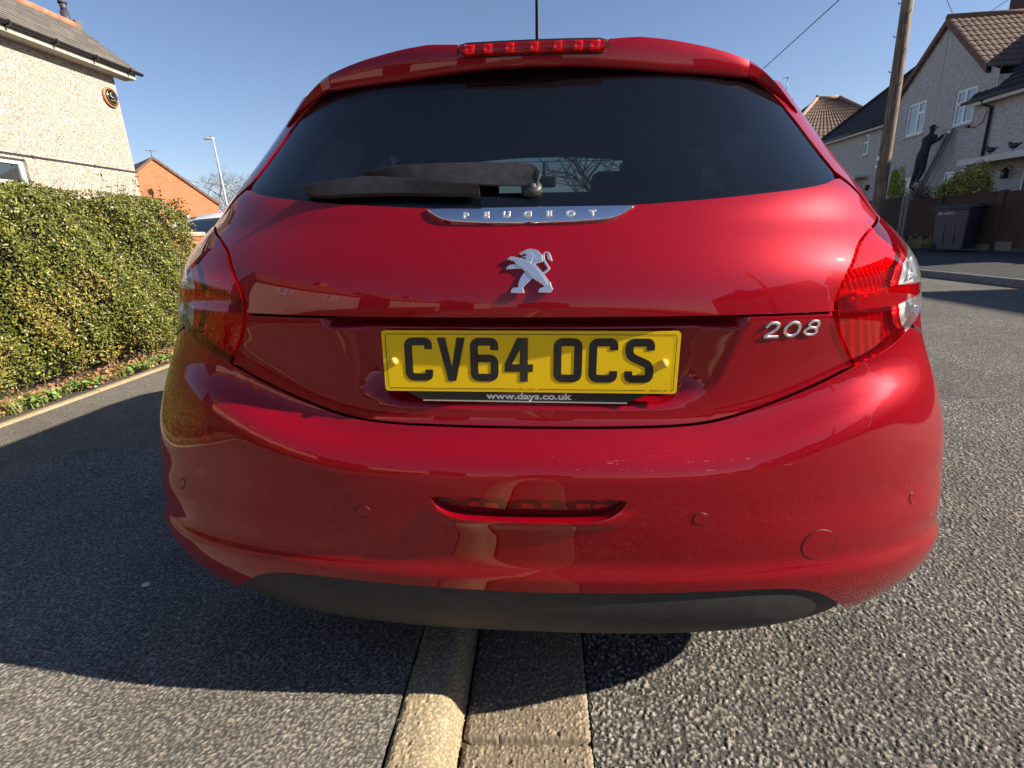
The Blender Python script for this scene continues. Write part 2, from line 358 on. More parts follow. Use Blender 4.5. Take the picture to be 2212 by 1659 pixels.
TAB = {
'lampin': [[0.7209,0.9938],[0.7026,0.9898],[0.6844,0.9858],[0.6661,0.9818],[0.6479,0.9778],[0.6297,0.9738],[0.6114,0.9698],[0.5933,0.9653],[0.5753,0.96],[0.5575,0.954],[0.54,0.9472],[0.5234,0.9381],[0.5079,0.9264],[0.4927,0.9136],[0.4778,0.9007],[0.4638,0.8864],[0.4516,0.87],[0.4412,0.8521],[0.4352,0.8327],[0.4362,0.8118],[0.4423,0.7911],[0.4505,0.7712],[0.4592,0.7516],[0.468,0.732]],
'lamplow': [[0.468,0.732],[0.4747,0.734],[0.4814,0.736],[0.4881,0.7379],[0.4948,0.7399],[0.5015,0.7419],[0.5081,0.7439],[0.5148,0.7459],[0.5215,0.748],[0.5282,0.7502],[0.5348,0.7524],[0.5414,0.7547],[0.5481,0.7569],[0.5547,0.7592],[0.5613,0.7616],[0.5679,0.7641],[0.5744,0.7666],[0.581,0.7692],[0.5875,0.7717],[0.5941,0.7743],[0.6006,0.7769],[0.6072,0.7795],[0.6138,0.782],[0.6203,0.7846]],
'seam': [[0.4664,0.7317],[0.4469,0.723],[0.4273,0.7144],[0.4077,0.7059],[0.3881,0.6975],[0.3684,0.6892],[0.3488,0.6809],[0.3291,0.6726],[0.3094,0.6646],[0.2895,0.6569],[0.2696,0.6497],[0.2494,0.6436],[0.229,0.6391],[0.2083,0.6362],[0.1875,0.6346],[0.1667,0.6337],[0.1459,0.6332],[0.125,0.6329],[0.1042,0.6326],[0.0834,0.6324],[0.0625,0.6323],[0.0417,0.6322],[0.0208,0.6321],[0.0,0.6319]],
'ledge': [[0.4309,0.8348],[0.4121,0.8345],[0.3934,0.8342],[0.3747,0.834],[0.3559,0.8339],[0.3372,0.834],[0.3185,0.8341],[0.2997,0.8341],[0.281,0.8341],[0.2623,0.834],[0.2435,0.8339],[0.2248,0.8337],[0.2061,0.8336],[0.1873,0.8334],[0.1686,0.8333],[0.1499,0.8332],[0.1311,0.833],[0.1124,0.8329],[0.0937,0.8328],[0.0749,0.8327],[0.0562,0.8326],[0.0375,0.8325],[0.0187,0.8324],[0.0,0.8323]],
'glass': [[0.5124,1.2671],[0.5418,1.2503],[0.5629,1.223],[0.5738,1.1865],[0.5786,1.147],[0.5825,1.1082],[0.5783,1.0762],[0.5558,1.0575],[0.523,1.0486],[0.4893,1.0428],[0.4555,1.038],[0.4216,1.0336],[0.3877,1.0296],[0.3538,1.0259],[0.3199,1.0223],[0.2859,1.0191],[0.2519,1.0162],[0.2179,1.0136],[0.1839,1.0111],[0.1499,1.0094],[0.1159,1.0087],[0.0818,1.0086],[0.0478,1.0085],[0.0137,1.0084]],
'skirttop': [[0.4531,0.2508],[0.437,0.266],[0.4208,0.2809],[0.4041,0.2952],[0.3865,0.3076],[0.3678,0.317],[0.3481,0.3231],[0.3279,0.3262],[0.3074,0.3278],[0.287,0.3287],[0.2665,0.3288],[0.246,0.3285],[0.2255,0.3281],[0.205,0.3276],[0.1845,0.327],[0.164,0.3264],[0.1435,0.3258],[0.123,0.3253],[0.1025,0.3247],[0.082,0.3241],[0.0615,0.3236],[0.041,0.3231],[0.0205,0.3226],[-0.0,0.3221]],
'skirtbot': [[0.454,0.2493],[0.445,0.2294],[0.433,0.2123],[0.4167,0.2005],[0.3971,0.195],[0.3762,0.1926],[0.3553,0.1906],[0.3344,0.1886],[0.3135,0.1871],[0.2926,0.1869],[0.2718,0.1878],[0.2509,0.1891],[0.2301,0.1903],[0.2093,0.1915],[0.1885,0.1926],[0.1676,0.1932],[0.1467,0.1931],[0.1257,0.1927],[0.1047,0.1923],[0.0838,0.1919],[0.0628,0.1915],[0.0419,0.1911],[0.0209,0.1905],[-0.0,0.1897]],
'recess': [[0.2934,0.8336],[0.2869,0.8159],[0.2804,0.7982],[0.274,0.7805],[0.2676,0.7626],[0.2615,0.7446],[0.2553,0.7267],[0.248,0.7096],[0.2382,0.6948],[0.2251,0.6846],[0.2099,0.6787],[0.1941,0.6752],[0.178,0.6727],[0.1619,0.671],[0.1458,0.6703],[0.1296,0.6701],[0.1134,0.6698],[0.0972,0.6696],[0.081,0.6694],[0.0648,0.6693],[0.0486,0.6691],[0.0324,0.669],[0.0162,0.6689],[0.0,0.6687]],
'chrome': [[0.1511,1.0077],[0.1455,1.0032],[0.1397,0.9992],[0.1336,0.996],[0.1272,0.9937],[0.1207,0.992],[0.114,0.9909],[0.1074,0.9902],[0.1007,0.9897],[0.0939,0.9893],[0.0872,0.9889],[0.0805,0.9885],[0.0738,0.9881],[0.0671,0.9877],[0.0604,0.9874],[0.0537,0.9873],[0.047,0.9872],[0.0403,0.9871],[0.0336,0.987],[0.0269,0.9869],[0.0201,0.9867],[0.0134,0.9866],[0.0067,0.9865],[-0.0,0.9863]],
'fogtop': [[0.124,0.5143],[0.1187,0.5155],[0.1133,0.5165],[0.108,0.5173],[0.1026,0.5175],[0.0972,0.5174],[0.0918,0.5173],[0.0864,0.5172],[0.081,0.5171],[0.0756,0.517],[0.0702,0.5169],[0.0648,0.5168],[0.0594,0.5167],[0.054,0.5167],[0.0486,0.5167],[0.0432,0.5166],[0.0378,0.5166],[0.0324,0.5165],[0.027,0.5165],[0.0216,0.5164],[0.0162,0.5164],[0.0108,0.5163],[0.0054,0.5163],[0.0,0.5163]],
'fogbot': [[0.124,0.5143],[0.122,0.5075],[0.1196,0.501],[0.1162,0.4956],[0.1116,0.4912],[0.1066,0.4872],[0.1014,0.4837],[0.0958,0.4813],[0.09,0.4795],[0.0841,0.4781],[0.0782,0.477],[0.0722,0.4765],[0.0662,0.4761],[0.0602,0.4758],[0.0541,0.4754],[0.0481,0.4751],[0.0421,0.4748],[0.0361,0.4747],[0.0301,0.4746],[0.0241,0.4746],[0.018,0.4745],[0.012,0.4745],[0.006,0.4745],[0.0,0.4744]],
'sens_o': [0.562,0.4697],
'sens_i': [0.2154,0.4782],
'towcap': [0.3777,0.4124],
'emblem': [0.001,0.909],
'badge': [0.358,0.8064],
'lk_tl': [-0.0317,0.9454],
'lk_br': [0.0316,0.8724],
'wpivot': [0.0045,1.0491],
'bd_l': [0.3158,0.8071],
'bd_r': [0.4038,0.8069],
'arm_top': [[-0.2709,1.0645],[-0.2166,1.0781],[-0.1455,1.0843],[-0.0734,1.0862],[-0.0274,1.0849],[0.0088,1.0799],[0.0172,1.0716],[0.0191,1.0608]],
'arm_bot': [[-0.2698,1.0618],[-0.2363,1.0642],[-0.2115,1.0622],[-0.1621,1.0546],[-0.1145,1.0482],[-0.0452,1.0432],[0.0003,1.0416],[0.0116,1.0423]],
'bl_top': [[-0.3782,1.0438],[-0.3596,1.0505],[-0.3371,1.0557],[-0.3049,1.0606],[-0.2708,1.0643],[-0.2356,1.0623],[-0.1978,1.0563],[-0.1604,1.0476],[-0.1129,1.0404],[-0.0783,1.0364]],
'bl_bot': [[-0.3702,1.038],[-0.3479,1.035],[-0.3259,1.034],[-0.295,1.0346],[-0.2604,1.0351],[-0.2031,1.0344],[-0.1337,1.0316],[-0.0772,1.0295]],
'sp_top': [[0.1455,1.3368],[0.1678,1.3379],[0.19,1.3396],[0.2122,1.3405],[0.2344,1.3388],[0.2567,1.3372],[0.2789,1.3348],[0.3011,1.3317],[0.3233,1.3285],[0.3456,1.3254],[0.3678,1.3211],[0.39,1.3165],[0.4122,1.311],[0.4345,1.3056]],
'sp_bot': [[0.0732,1.2888],[0.0997,1.288],[0.1263,1.2869],[0.1529,1.2854],[0.1794,1.2838],[0.206,1.2819],[0.2325,1.28],[0.2591,1.2781],[0.2856,1.2771],[0.3122,1.2762],[0.3388,1.2754],[0.3653,1.2742],[0.3919,1.273],[0.4184,1.2717]],
'sp_edge': [[0.127,1.3194],[0.1503,1.3258],[0.1736,1.3279],[0.1969,1.3295],[0.2202,1.3291],[0.2435,1.3273],[0.2668,1.3255],[0.2901,1.3225],[0.3134,1.3191],[0.3367,1.3157],[0.36,1.3113],[0.3833,1.3063],[0.4066,1.3003],[0.4299,1.2941]],
'clearline': [[0.8062,0.945],[0.6515,0.9074],[0.607,0.866]],
'bar': [[0.6067,0.8642],[0.6631,0.8636],[0.7758,0.8615],[0.7631,0.8513],[0.7243,0.8464],[0.6409,0.8417],[0.5904,0.8369]],
'clearlow': [[0.5899,0.8364],[0.5863,0.8161],[0.5973,0.7956]],
'barin': [[0.4856,0.8605],[0.5336,0.8607],[0.6067,0.8642],[0.5904,0.8369],[0.5212,0.8354],[0.4788,0.8346]],
}

# ------------------------------------------------------------------ red hatchback
def smst(a, b, x):
    t = np.clip((np.asarray(x, float)-a)/(b-a), 0, 1); return t*t*(3-2*t)
def SB(p, z):
    """rear body surface of the car in its own frame, tapering towards the nose"""
    q = S(p, z); y = q[..., 1]; k = 1-.24*smst(2.55, 4.0, y); q = q.copy(); q[..., 0] *= k; return q
def SN(p, z):
    e = 1.5e-3; a = SB(p+e, z)-SB(p-e, z); b = SB(p, z+e)-SB(p, z-e); n = np.cross(a, b); return n/np.maximum(np.linalg.norm(n, axis=-1, keepdims=True), 1e-12)
def mir(c): return [(-x, z) for x, z in c][::-1]
PS = 1.2                                      # metric scale of p in the panel plane
def panel(name, outline, m, parent, holes=(), extra=(), off=0., grid=.014, edge=.011, step=.012, edge_m=None, lip=.0012, bend=None):
    """a body panel cut from the surface: outline in (p, z), with turned-in edges"""
    sc_ = lambda pl: [(a*PS, b) for a, b in pl]
    O = densify(sc_(outline), step); Hs = [densify(sc_(h), step) for h in holes]
    Ex = [(densify(sc_(e), step, cl), cl) for e, cl in extra]
    V, F = tri(O, Hs, Ex, grid)
    P = V.copy(); P[:, 0] /= PS
    def place(P, o):
        d = off(P) if callable(off) else off
        N = SN(P[:, 0], P[:, 1]); return SB(P[:, 0], P[:, 1])+N*(np.asarray(d)+o)[..., None] if np.ndim(np.asarray(d)+o) else SB(P[:, 0], P[:, 1])+N*(d+o), N
    X, N = place(P, 0.)
    if callable(off):                         # relief changes the normals: recompute numerically
        e = 6e-4; dp = np.array([e, 0]); dz = np.array([0, e])
        a = place(P+dp, 0.)[0]-place(P-dp, 0.)[0]; b = place(P+dz, 0.)[0]-place(P-dz, 0.)[0]
        N = np.cross(a, b); N /= np.linalg.norm(N, axis=1, keepdims=True)
    mb = MB(); mb.add(X.tolist(), F.tolist(), 0, True); nor = N.tolist()
    for lp, sgn in [(O, 1)]+[(h, -1) for h in Hs]:
        L = np.array(lp); n = len(L); A = 0
        for i in range(n): A += L[i-1][0]*L[i][1]-L[i][0]*L[i-1][1]
        if A*sgn < 0: L = L[::-1]
        T = np.roll(L, -1, 0)-np.roll(L, 1, 0); T /= np.maximum(np.linalg.norm(T, axis=1, keepdims=True), 1e-9); Out = np.stack([T[:, 1], -T[:, 0]], 1)
        rings = []; rn = []
        for out, dep, tl in ((0, 0, 0.), (lip*.7, lip*.35, .7), (lip, lip*1.2, 1.), (lip, edge, 1.)):
            Q = L+Out*out; Q2 = Q.copy(); Q2[:, 0] /= PS; L2 = L.copy(); L2[:, 0] /= PS
            d = off(L2) if callable(off) else off
            N0 = SN(L2[:, 0], L2[:, 1]); Pq = SB(Q2[:, 0], Q2[:, 1])+N0*(np.asarray(d)[..., None]-dep if np.ndim(d) else d-dep)
            E = Q+Out*.01; E[:, 0] /= PS; dr = SB(E[:, 0], E[:, 1])-SB(Q2[:, 0], Q2[:, 1]); dr /= np.maximum(np.linalg.norm(dr, axis=1, keepdims=True), 1e-9)
            nn = N0*(1-tl)+dr*tl; nn /= np.linalg.norm(nn, axis=1, keepdims=True); rings.append(Pq); rn.append(nn)
        k = len(rings); vs = np.concatenate(rings).tolist(); fs = []
        for r in range(k-1):
            for i in range(n):
                j = (i+1) % n; fs.append((r*n+i, (r+1)*n+i, (r+1)*n+j, r*n+j))
        mb.add(vs, fs, 0, True); nor += np.concatenate(rn).tolist()
    return mb.build(name, m, parent, nor)
def frame(p, z, off=0.):
    """tangent frame on the body surface as a matrix: x right, y up the surface, z outwards"""
    P = SB(np.array([p]), np.array([z]))[0]; n = Vector(SN(np.array([p]), np.array([z]))[0])
    e = 1e-3; tx = Vector((SB(np.array([p+e]), np.array([z]))-SB(np.array([p-e]), np.array([z])))[0]).normalized()
    tz = n.cross(tx).normalized(); tx = tz.cross(n)
    M = Matrix((tx, tz, n)).transposed().to_4x4(); M.translation = Vector(P)+n*off; return M
def on(p, z, off=0.):
    P = np.array([p], float); Z = np.array([z], float); return Vector((SB(P, Z)+SN(P, Z)*off)[0])

car = empty('parked_car', label='red metallic hatchback parked half on the pavement, seen close from behind', cat='car')
car.matrix_world = CAR_M
TB = TAB
lampin = [tuple(a) for a in TB['lampin']]          # from the tip down to the bottom inner corner
lamplow = [tuple(a) for a in TB['lamplow']]
seam = [tuple(a) for a in TB['seam']][:-1]+[(0, TB['seam'][-1][1])]
LZ = .8345
lampin_up = [q for q in lampin if q[1] > LZ+.012]; lampin_dn = [q for q in lampin if q[1] < LZ-.012]
pl = np.interp(-LZ, [-q[1] for q in lampin], [q[0] for q in lampin])
glass = [tuple(a) for a in TB['glass']]
# split the glass outline into its side and its lower edge at the lower corner
gi = min(range(len(glass)), key=lambda i: (glass[i][1]-1.02)**2-glass[i][0]*.5)
gz_low = [q for q in glass if q[1] < 1.075 and q[0] < glass[gi][0]-.02]
G = .0022                                     # half of a panel gap
def shift(c, d):
    """offset an open polyline sideways by d (positive: to its right)"""
    c = np.array(c, float)*[PS, 1]; T = np.gradient(c, axis=0); T /= np.linalg.norm(T, axis=1, keepdims=True)
    o = c+np.stack([T[:, 1], -T[:, 0]], 1)*d; o[:, 0] /= PS; return [tuple(q) for q in o]

# --- tailgate: upper skin above the crease
gl_r = glass[:]                                # right half, top to centre
gbot = [q for q in glass[gi:] if True]
tip = lampin[0]
up_r = [(0, LZ)]+[(pl-.004, LZ)]+shift(lampin_up, G+.0004)[::-1]
up_r += [(tip[0]-.012, tip[1]+.005), (glass[gi][0]+.004, glass[gi][1]-.012)]+shift(gbot, .0045)[1:-1]+[(0, glass[-1][1]-.0045)]
upper = up_r[:-1]+mir(up_r)[:-1][0:] if False else up_r+mir(up_r)[1:-1]
def up_off(P):
    return .012*np.exp(-((P[:, 1]-LZ)/.010)**2)*0 + 0*P[:, 0]
upper_o = panel('tailgate', upper, paint, car, edge=.016)
# --- lower skin, drawn in under the crease, with the plate recess
rec = [tuple(a) for a in TB['recess']]; rec[0] = (rec[0][0], LZ-.006); rec[-1] = (0, rec[-1][1])
recess = rec+mir(rec)[1:]
rl = np.array(recess)*[PS, 1]
def low_off(P):
    q = np.asarray(P)*[PS, 1]; ins = inpoly_np(q, np.vstack([rl, [[rl[-1][0], 1.0], [rl[0][0], 1.0]]]))
    d = segdist(q, rl, False); dep = np.where(ins, .026*np.clip(d/(.014+.045*smst(.17, .24, np.abs(P[:, 0]))), 0, 1)+.022*smst(.811, .820, P[:, 1])*np.clip(d/.02, 0, 1), 0)
    return -.0012-dep
low_r = [(0, LZ-.006)]+[(pl-.008, LZ-.006)]+shift(lampin_dn, G+.0004)
low_r += shift(seam, G+.0008)[1:]
low_r[-1] = (0, low_r[-1][1])
lower = low_r+mir(low_r)[1:-1]
panel('tailgate_lower_skin', lower, paint, car, off=low_off, extra=[(rec[1:]+mir(rec)[1:-1], False)], edge=.014, grid=.011)

# --- glass with its black border, the frit
gt = [(q[0], q[1]) for q in glass]
gtop = [(.50, 1.300), (.40, 1.318), (.2, 1.326), (0, 1.328)]
g_r = [(0, glass[-1][1])]+[q for q in glass[::-1] if q[0] > .01]+gtop[:]
g_out = g_r+mir(g_r)[1:-1]
win = panel('rear_window', g_out, privacy_glass, car, off=-.003, edge=.003)
def inset(poly, d):
    c = np.array(poly, float)*[PS, 1]; A = 0
    for i in range(len(c)): A += c[i-1][0]*c[i][1]-c[i][0]*c[i-1][1]
    T = np.roll(c, -1, 0)-np.roll(c, 1, 0); T /= np.maximum(np.linalg.norm(T, axis=1, keepdims=True), 1e-9)
    o = c-np.stack([T[:, 1], -T[:, 0]], 1)*d*(1 if A > 0 else -1); o[:, 0] /= PS; return [tuple(q) for q in o]
fin = rounded([(-.43, 1.045), (.43, 1.045), (.455, 1.075), (.40, 1.27), (-.40, 1.27), (-.455, 1.075)], .02, 5)
panel('window_frit', inset(g_out, .001), gloss_black, win, holes=[fin], off=-.008, edge=.002)
hl = MB()
for z in np.arange(1.10, 1.262, .0235): hl.tube([on(p_, z, -.0042) for p_ in np.linspace(-.385, .385, 41)], .0006, 4, 0, False)
hl.build('heater_line', mat('heater_line', (.06, .035, .02), .5), win)
cab = noisy('cabin_cloth', (.012, .012, .014), (.02, .02, .023), 60, .9)
# --- body side (quarter, C-pillar, doors), one panel per side
def side_outline():
    o = [(tip[0]+.004, tip[1]+.004), (glass[gi][0]+.012, glass[gi][1]+.004)]
    o += shift([q for q in glass[:gi]][::-1], .0030)
    o += [(.545, 1.276), (.60, 1.282), (.80, 1.292), (1.0, 1.312), (1.35, 1.337), (2.30, 1.337), (2.55, 1.30), (3.15, .985), (3.5, .93), (4.0, .84), (4.28, .70), (4.33, .50), (4.30, .24)]
    o += [(4.22, .22), (4.14, .24)]
    for a in range(0, 181, 15): o.append((3.81+.34*math.cos(R(a)), .30+.33*math.sin(R(a))))
    o += [(3.45, .22), (1.62, .22)]
    for a in range(0, 181, 15): o.append((1.27+.335*math.cos(R(a)), .30+.335*math.sin(R(a))))
    o += [(.93, .42), (1.0, .64), (.99, .70), (.82, .755), (.66, .795)]
    o += [(.80, .823), (.94, .857), (.956, .882), (.945, .906), (.855, .937), (.745, .963)]
    return o
wrear = rounded([(1.06, 1.03), (1.10, 1.25), (1.45, 1.285), (1.50, .99), (1.2, .99)], .03)
wmid = rounded([(1.54, .985), (1.52, 1.285), (2.25, 1.28), (2.50, 1.20), (2.86, .985)], .03)
for s, nm in ((1, 'right'), (-1, 'left')):
    f = (lambda c: c) if s > 0 else mir
    side = panel('body_side', f(side_outline()), paint, car, holes=[f(wrear), f(wmid)], grid=.03, step=.02, edge=.02)
    panel('pillar_trim', inset(f(side_outline()), .012), cab, side, holes=[f(wrear), f(wmid)], off=-.034, grid=.05, step=.04, edge=.002)
    for wv in (wrear, wmid): panel('side_window', inset(f(wv), -.004), dark_glass, side, off=-.006, grid=.05, edge=.002)
# --- bumper with fog lamp slot
sk_t = [tuple(a) for a in TB['skirttop']]; sk_t[-1] = (0, sk_t[-1][1])
fog_t = [tuple(a) for a in TB['fogtop']]; fog_b = [tuple(a) for a in TB['fogbot']]; fog_t[-1] = (0, .516); fog_b[-1] = (0, .474)
slot = fog_t[::-1]+fog_b[1:-1]; slot_r = fog_t[::-1][:-1]+fog_b
slot = slot_r+mir(slot_r)[1:-1]
bu_r = shift(seam, -G-.0008)[::-1]; bu_r[0] = (0, bu_r[0][1])
bu_r = bu_r[:-2]+shift(lamplow, G)[2:]+[(.64, .790), (.80, .753), (.985, .697), (.992, .64), (.925, .42)]
for a in (165, 172, 180): bu_r.append((1.27+.35*math.cos(R(a)), .30+.34*math.sin(R(a))))
bu_r += [(.915, .26), (.86, .205), (.78, .178), (.66, .172), (.55, .185), (.50, .205), (.47, .235)]
bu_r += shift(sk_t, .0016)[1:]; bu_r[-1] = (0, bu_r[-1][1])
bumper_out = bu_r+mir(bu_r)[1:-1]
sl_c = np.array(slot)*[PS, 1]
def bu_off(P):
    q = np.asarray(P)*[PS, 1]; d = segdist(q, sl_c)
    lip = .009*np.exp(-(d/.016)**2)*smst(.50, .472, P[:, 1])                       # flared lower lip of the slot
    low = .011*(1-smst(.345, .385, P[:, 1]))*(1-smst(.78, .95, np.abs(P[:, 0])))   # the lower edge kicks out
    crown = -.0*P[:, 0]
    return lip+low-.006*(1-smst(.20, .26, P[:, 1]))*0
bumper = panel('bumper', bumper_out, paint, car, holes=[slot], off=bu_off, edge=.022, grid=.012)
# fog lamp set back in the slot
fg = empty; fl_out = inset(slot, -.006)
fog = panel('fog_lamp', fl_out, glassmat('fog_red_lens', (.9, .03, .04), dark=(.22, .002, .006), opaque=.22), car, off=-.014, grid=.01, edge=.004)
bk = MB()
for i in range(-5, 6):
    a = i*.0235
    for j, (za, zb) in enumerate(((.503, .512), (.488, .499), (.476, .485))):
        if j == 2 or abs(i) > 4 or (i+j) % 3 == 0: continue
        M = frame(a, (za+zb)/2, -.022); wd = .0125 if (i*3+j) % 4 else .0085
        bk.cbox((-wd, -(zb-za)/2, -.004), (wd, (zb-za)/2, .003+.002*((i+j) % 2)), .001, 0, M)
led_red = mat('lamp_red_reflector', (.95, .12, .10), .18, metal=.6)
bk.build('fog_reflector', led_red, fog)
panel('fog_housing', inset(slot, -.008), mat('fog_tray', (.34, .03, .03), .3, metal=.4), fog, off=-.026, grid=.02, edge=.001)
# sensors and towing eye cover
for (p, z, nm, r_) in ((TB['sens_o'][0], TB['sens_o'][1], 'parking_sensor', .0118), (-TB['sens_o'][0], TB['sens_o'][1], 'parking_sensor', .0118), (TB['sens_i'][0], TB['sens_i'][1], 'parking_sensor', .0118), (-TB['sens_i'][0], TB['sens_i'][1], 'parking_sensor', .0118), (TB['towcap'][0], TB['towcap'][1]-.002, 'towing_eye_cover', .031)):
    ring = [(p+r_*math.cos(a*math.pi/18)/PS*(1.0 if abs(p) < .4 else .92), z+r_*math.sin(a*math.pi/18)) for a in range(36)]
    g = MB(); pts = [on(a, b, float(bu_off(np.array([[a, b]]))[0])-.0002) for a, b in ring]; pts.append(pts[0]); g.tube(pts, .0011, 6, 0, False)
    rg = g.build(nm, mat(nm+'_gap', (.05, .002, .004), .5), bumper)
    panel(nm+'_disc', inset(ring, .0014), paint, rg, off=lambda P: bu_off(P)+.0011, grid=.006, edge=.002, step=.004, lip=.0006)
# lower skirt
skb = [tuple(a) for a in TB['skirtbot']]
sk_r = [(0, sk_t[-1][1]-.002)]+shift(sk_t, .0016)[::-1][1:-1]+[(.452, .252)]
def sk_y(t): return t
skirt_r = sk_r+[(.46, .235), (.455, .215), (.43, .195), (.38, .181), (.25, .172), (0, .170)]
def sk_off(P): return .004+.012*np.sin(np.clip((P[:, 1]-.17)/.15, 0, 1)*np.pi)*smst(.47, .30, np.abs(P[:, 0]))
panel('bumper_skirt', skirt_r+mir(skirt_r)[1:-1], black_plastic, car, off=sk_off, edge=.05, grid=.014)
# black backing sheets added behind the panel gaps to stop light leaks
def gap_backing(name, x, z0, z1, d=-.016):
    mb = MB(); ps = np.linspace(-x, x, 90); zs = np.linspace(z0, z1, 30); P, Z = np.meshgrid(ps, zs)
    X = SB(P, Z)+SN(P, Z)*d; n = len(ps)
    mb.add(X.reshape(-1, 3).tolist(), [(j*n+i, j*n+i+1, (j+1)*n+i+1, (j+1)*n+i) for j in range(29) for i in range(n-1)], 0, True); return mb.build(name, under_black, car)
gap_backing('tailgate_light_block', 1.35, .55, .985, -.05); gap_backing('bumper_light_block', .95, .18, .60, -.06)

# --- plate, holder, screws, lettering
def stroke(path, w, closed=False, r=0, k=5):
    """flat band along a path with rounded corners; returns verts, quads in the plane"""
    P = [Vector(p) for p in path]; n = len(P); out = []
    for i in range(n):
        if (closed or 0 < i < n-1) and r:
            p = P[i]; a = P[i-1]-p; b = P[(i+1) % n]-p; d = min(r, a.length*.49, b.length*.49); A = p+a.normalized()*d; B = p+b.normalized()*d
            out += [A*(1-t)**2+p*2*t*(1-t)+B*t*t for t in [j/k for j in range(k+1)]]
        else: out.append(P[i])
    m = len(out); L = []; Rr = []
    for i in range(m):
        a = out[i-1] if (closed or i) else out[0]; b = out[(i+1) % m] if (closed or i < m-1) else out[-1]
        d1 = (out[i]-a); d2 = (b-out[i]); d1 = d1.normalized() if d1.length > 1e-6 else d2.normalized(); d2 = d2.normalized() if d2.length > 1e-6 else d1
        t = (d1+d2).normalized(); nn = Vector((-t.y, t.x)); c = max(.5, nn.dot(Vector((-d1.y, d1.x)))); L.append(out[i]+nn*w/2/c); Rr.append(out[i]-nn*w/2/c)
    vs = L+Rr; fs = [(i, m+i, m+(i+1) % m, (i+1) % m) for i in range(m if closed else m-1)]
    return [(v.x, v.y) for v in vs], fs
PY = .061
plate = MB()
Mp = Matrix(((1, 0, 0, 0), (0, 0, 1, PY), (0, 1, 0, 0), (0, 0, 0, 1)))       # plate plane: x, up, and -y outwards
Mp = Matrix.Translation((.0, PY, .7525)) @ Matrix.Rotation(R(90), 4, 'X') @ Matrix.Rotation(R(-.25), 4, 'Z')
def slab(mb, poly, z0, z1, mi, M):
    n = len(poly); mb.add([(x, y, z0) for x, y in poly]+[(x, y, z1) for x, y in poly], [tuple(range(n, 2*n)), tuple(range(n))[::-1]]+[(i, (i+1) % n, n+(i+1) % n, n+i) for i in range(n)], mi, False, M)
def rrect(x0, y0, x1, y1, r, k=5): return rounded([(x0, y0), (x1, y0), (x1, y1), (x0, y1)], r, k)
slab(plate, rrect(-.260, -.0555, .260, .0555, .007), -.002, .0012, 0, Mp)
v_, f_ = stroke([(-.2535, -.0498), (.2535, -.0498), (.2535, .0492), (-.2535, .0492)], .0011, True, .006)
# the border line is broken for the maker's legends
plate.add([(x, y, .0016) for x, y in v_], [f for f in f_ if not (abs((v_[f[0]][0]+v_[f[3]][0])/2) > 9)][:0], 1, False, Mp)
for seg in ([(-.021, -.0498), (-.2535, -.0498), (-.2535, .0492), (.2535, .0492), (.2535, -.0498), (.249, -.0498)], [(.016, -.0498), (.207, -.0498)]):
    v_, f_ = stroke(seg, .0011, False, .006); plate.add([(x, y, .0016) for x, y in v_], f_, 1, False, Mp)
def ch(c, x0, y0=-.036, s=.001):
    b = [(43, 57), (43, 65), (36, 72), (14, 72), (7, 65)]
    S_ = {'C': [([(43, 58), (43, 72), (7, 72), (7, 7), (43, 7), (43, 21)], 0, 10)],
          'V': 'V', '4': '4',
          '6': [([(43, 57), (43, 72), (7, 72), (7, 7), (43, 7), (43, 42), (12, 42)], 0, 10)],
          'O': [([(7, 7), (43, 7), (43, 72), (7, 72)], 1, 10)],
          'S': [([(43, 58), (43, 72), (7, 72), (7, 48), (40, 33), (43, 24), (43, 7), (7, 7), (7, 21)], 0, 10)]}[c]
    if S_ == 'V':
        plate.add([(x0+a*s, y0+b_*s, .0018) for a, b_ in ((0, 79), (15, 79), (25, 26), (35, 79), (50, 79), (32, 0), (18, 0))], [(0, 6, 2, 1), (2, 5, 4, 3), (6, 5, 2)], 1, False, Mp)
    elif S_ == '4':
        plate.add([(x0+a*s, y0+b_*s, .0018) for a, b_ in ((27, 0), (41, 0), (41, 79), (27, 79))], [(0, 1, 2, 3)], 1, False, Mp)
        plate.add([(x0+a*s, y0+b_*s, .0018) for a, b_ in ((0, 18), (27, 18), (27, 32), (13, 32), (0, 32), (41, 18), (50, 18), (50, 32), (41, 32))], [(0, 1, 2, 3, 4), (5, 6, 7, 8)], 1, False, Mp)
        plate.add([(x0+a*s, y0+b_*s, .0018) for a, b_ in ((0, 32), (13, 32), (27, 58), (27, 79), (22, 79))], [(0, 1, 2, 3, 4)], 1, False, Mp)
    else:
        for path, cl, r in S_:
            v_, f_ = stroke(path, 14, bool(cl), r, 6); plate.add([(x0+a*s, y0+b_*s, .0018) for a, b_ in v_], f_, 1, False, Mp)
for c, px in (('C', 275), ('V', 485), ('6', 692), ('4', 908), ('O', 1212), ('C', 1430), ('S', 1650)): ch(c, (px-135)/3.544/1000-.260)
def text_mesh(txt, size, ext=0., bev=0., space=1., bold=0., align='CENTER'):
    cu = bpy.data.curves.new('lettering', 'FONT'); cu.body = txt; cu.size = size; cu.extrude = ext; cu.bevel_depth = bev; cu.space_character = space; cu.offset = bold; cu.align_x = align
    cu.resolution_u = 3; o = bpy.data.objects.new('lettering', cu); C.objects.link(o); dg = bpy.context.evaluated_depsgraph_get()
    me = bpy.data.meshes.new_from_object(o.evaluated_get(dg)); vs = [v.co.copy() for v in me.vertices]; fs = [tuple(p.vertices) for p in me.polygons]
    bpy.data.objects.remove(o); bpy.data.curves.remove(cu); bpy.data.meshes.remove(me); return vs, fs
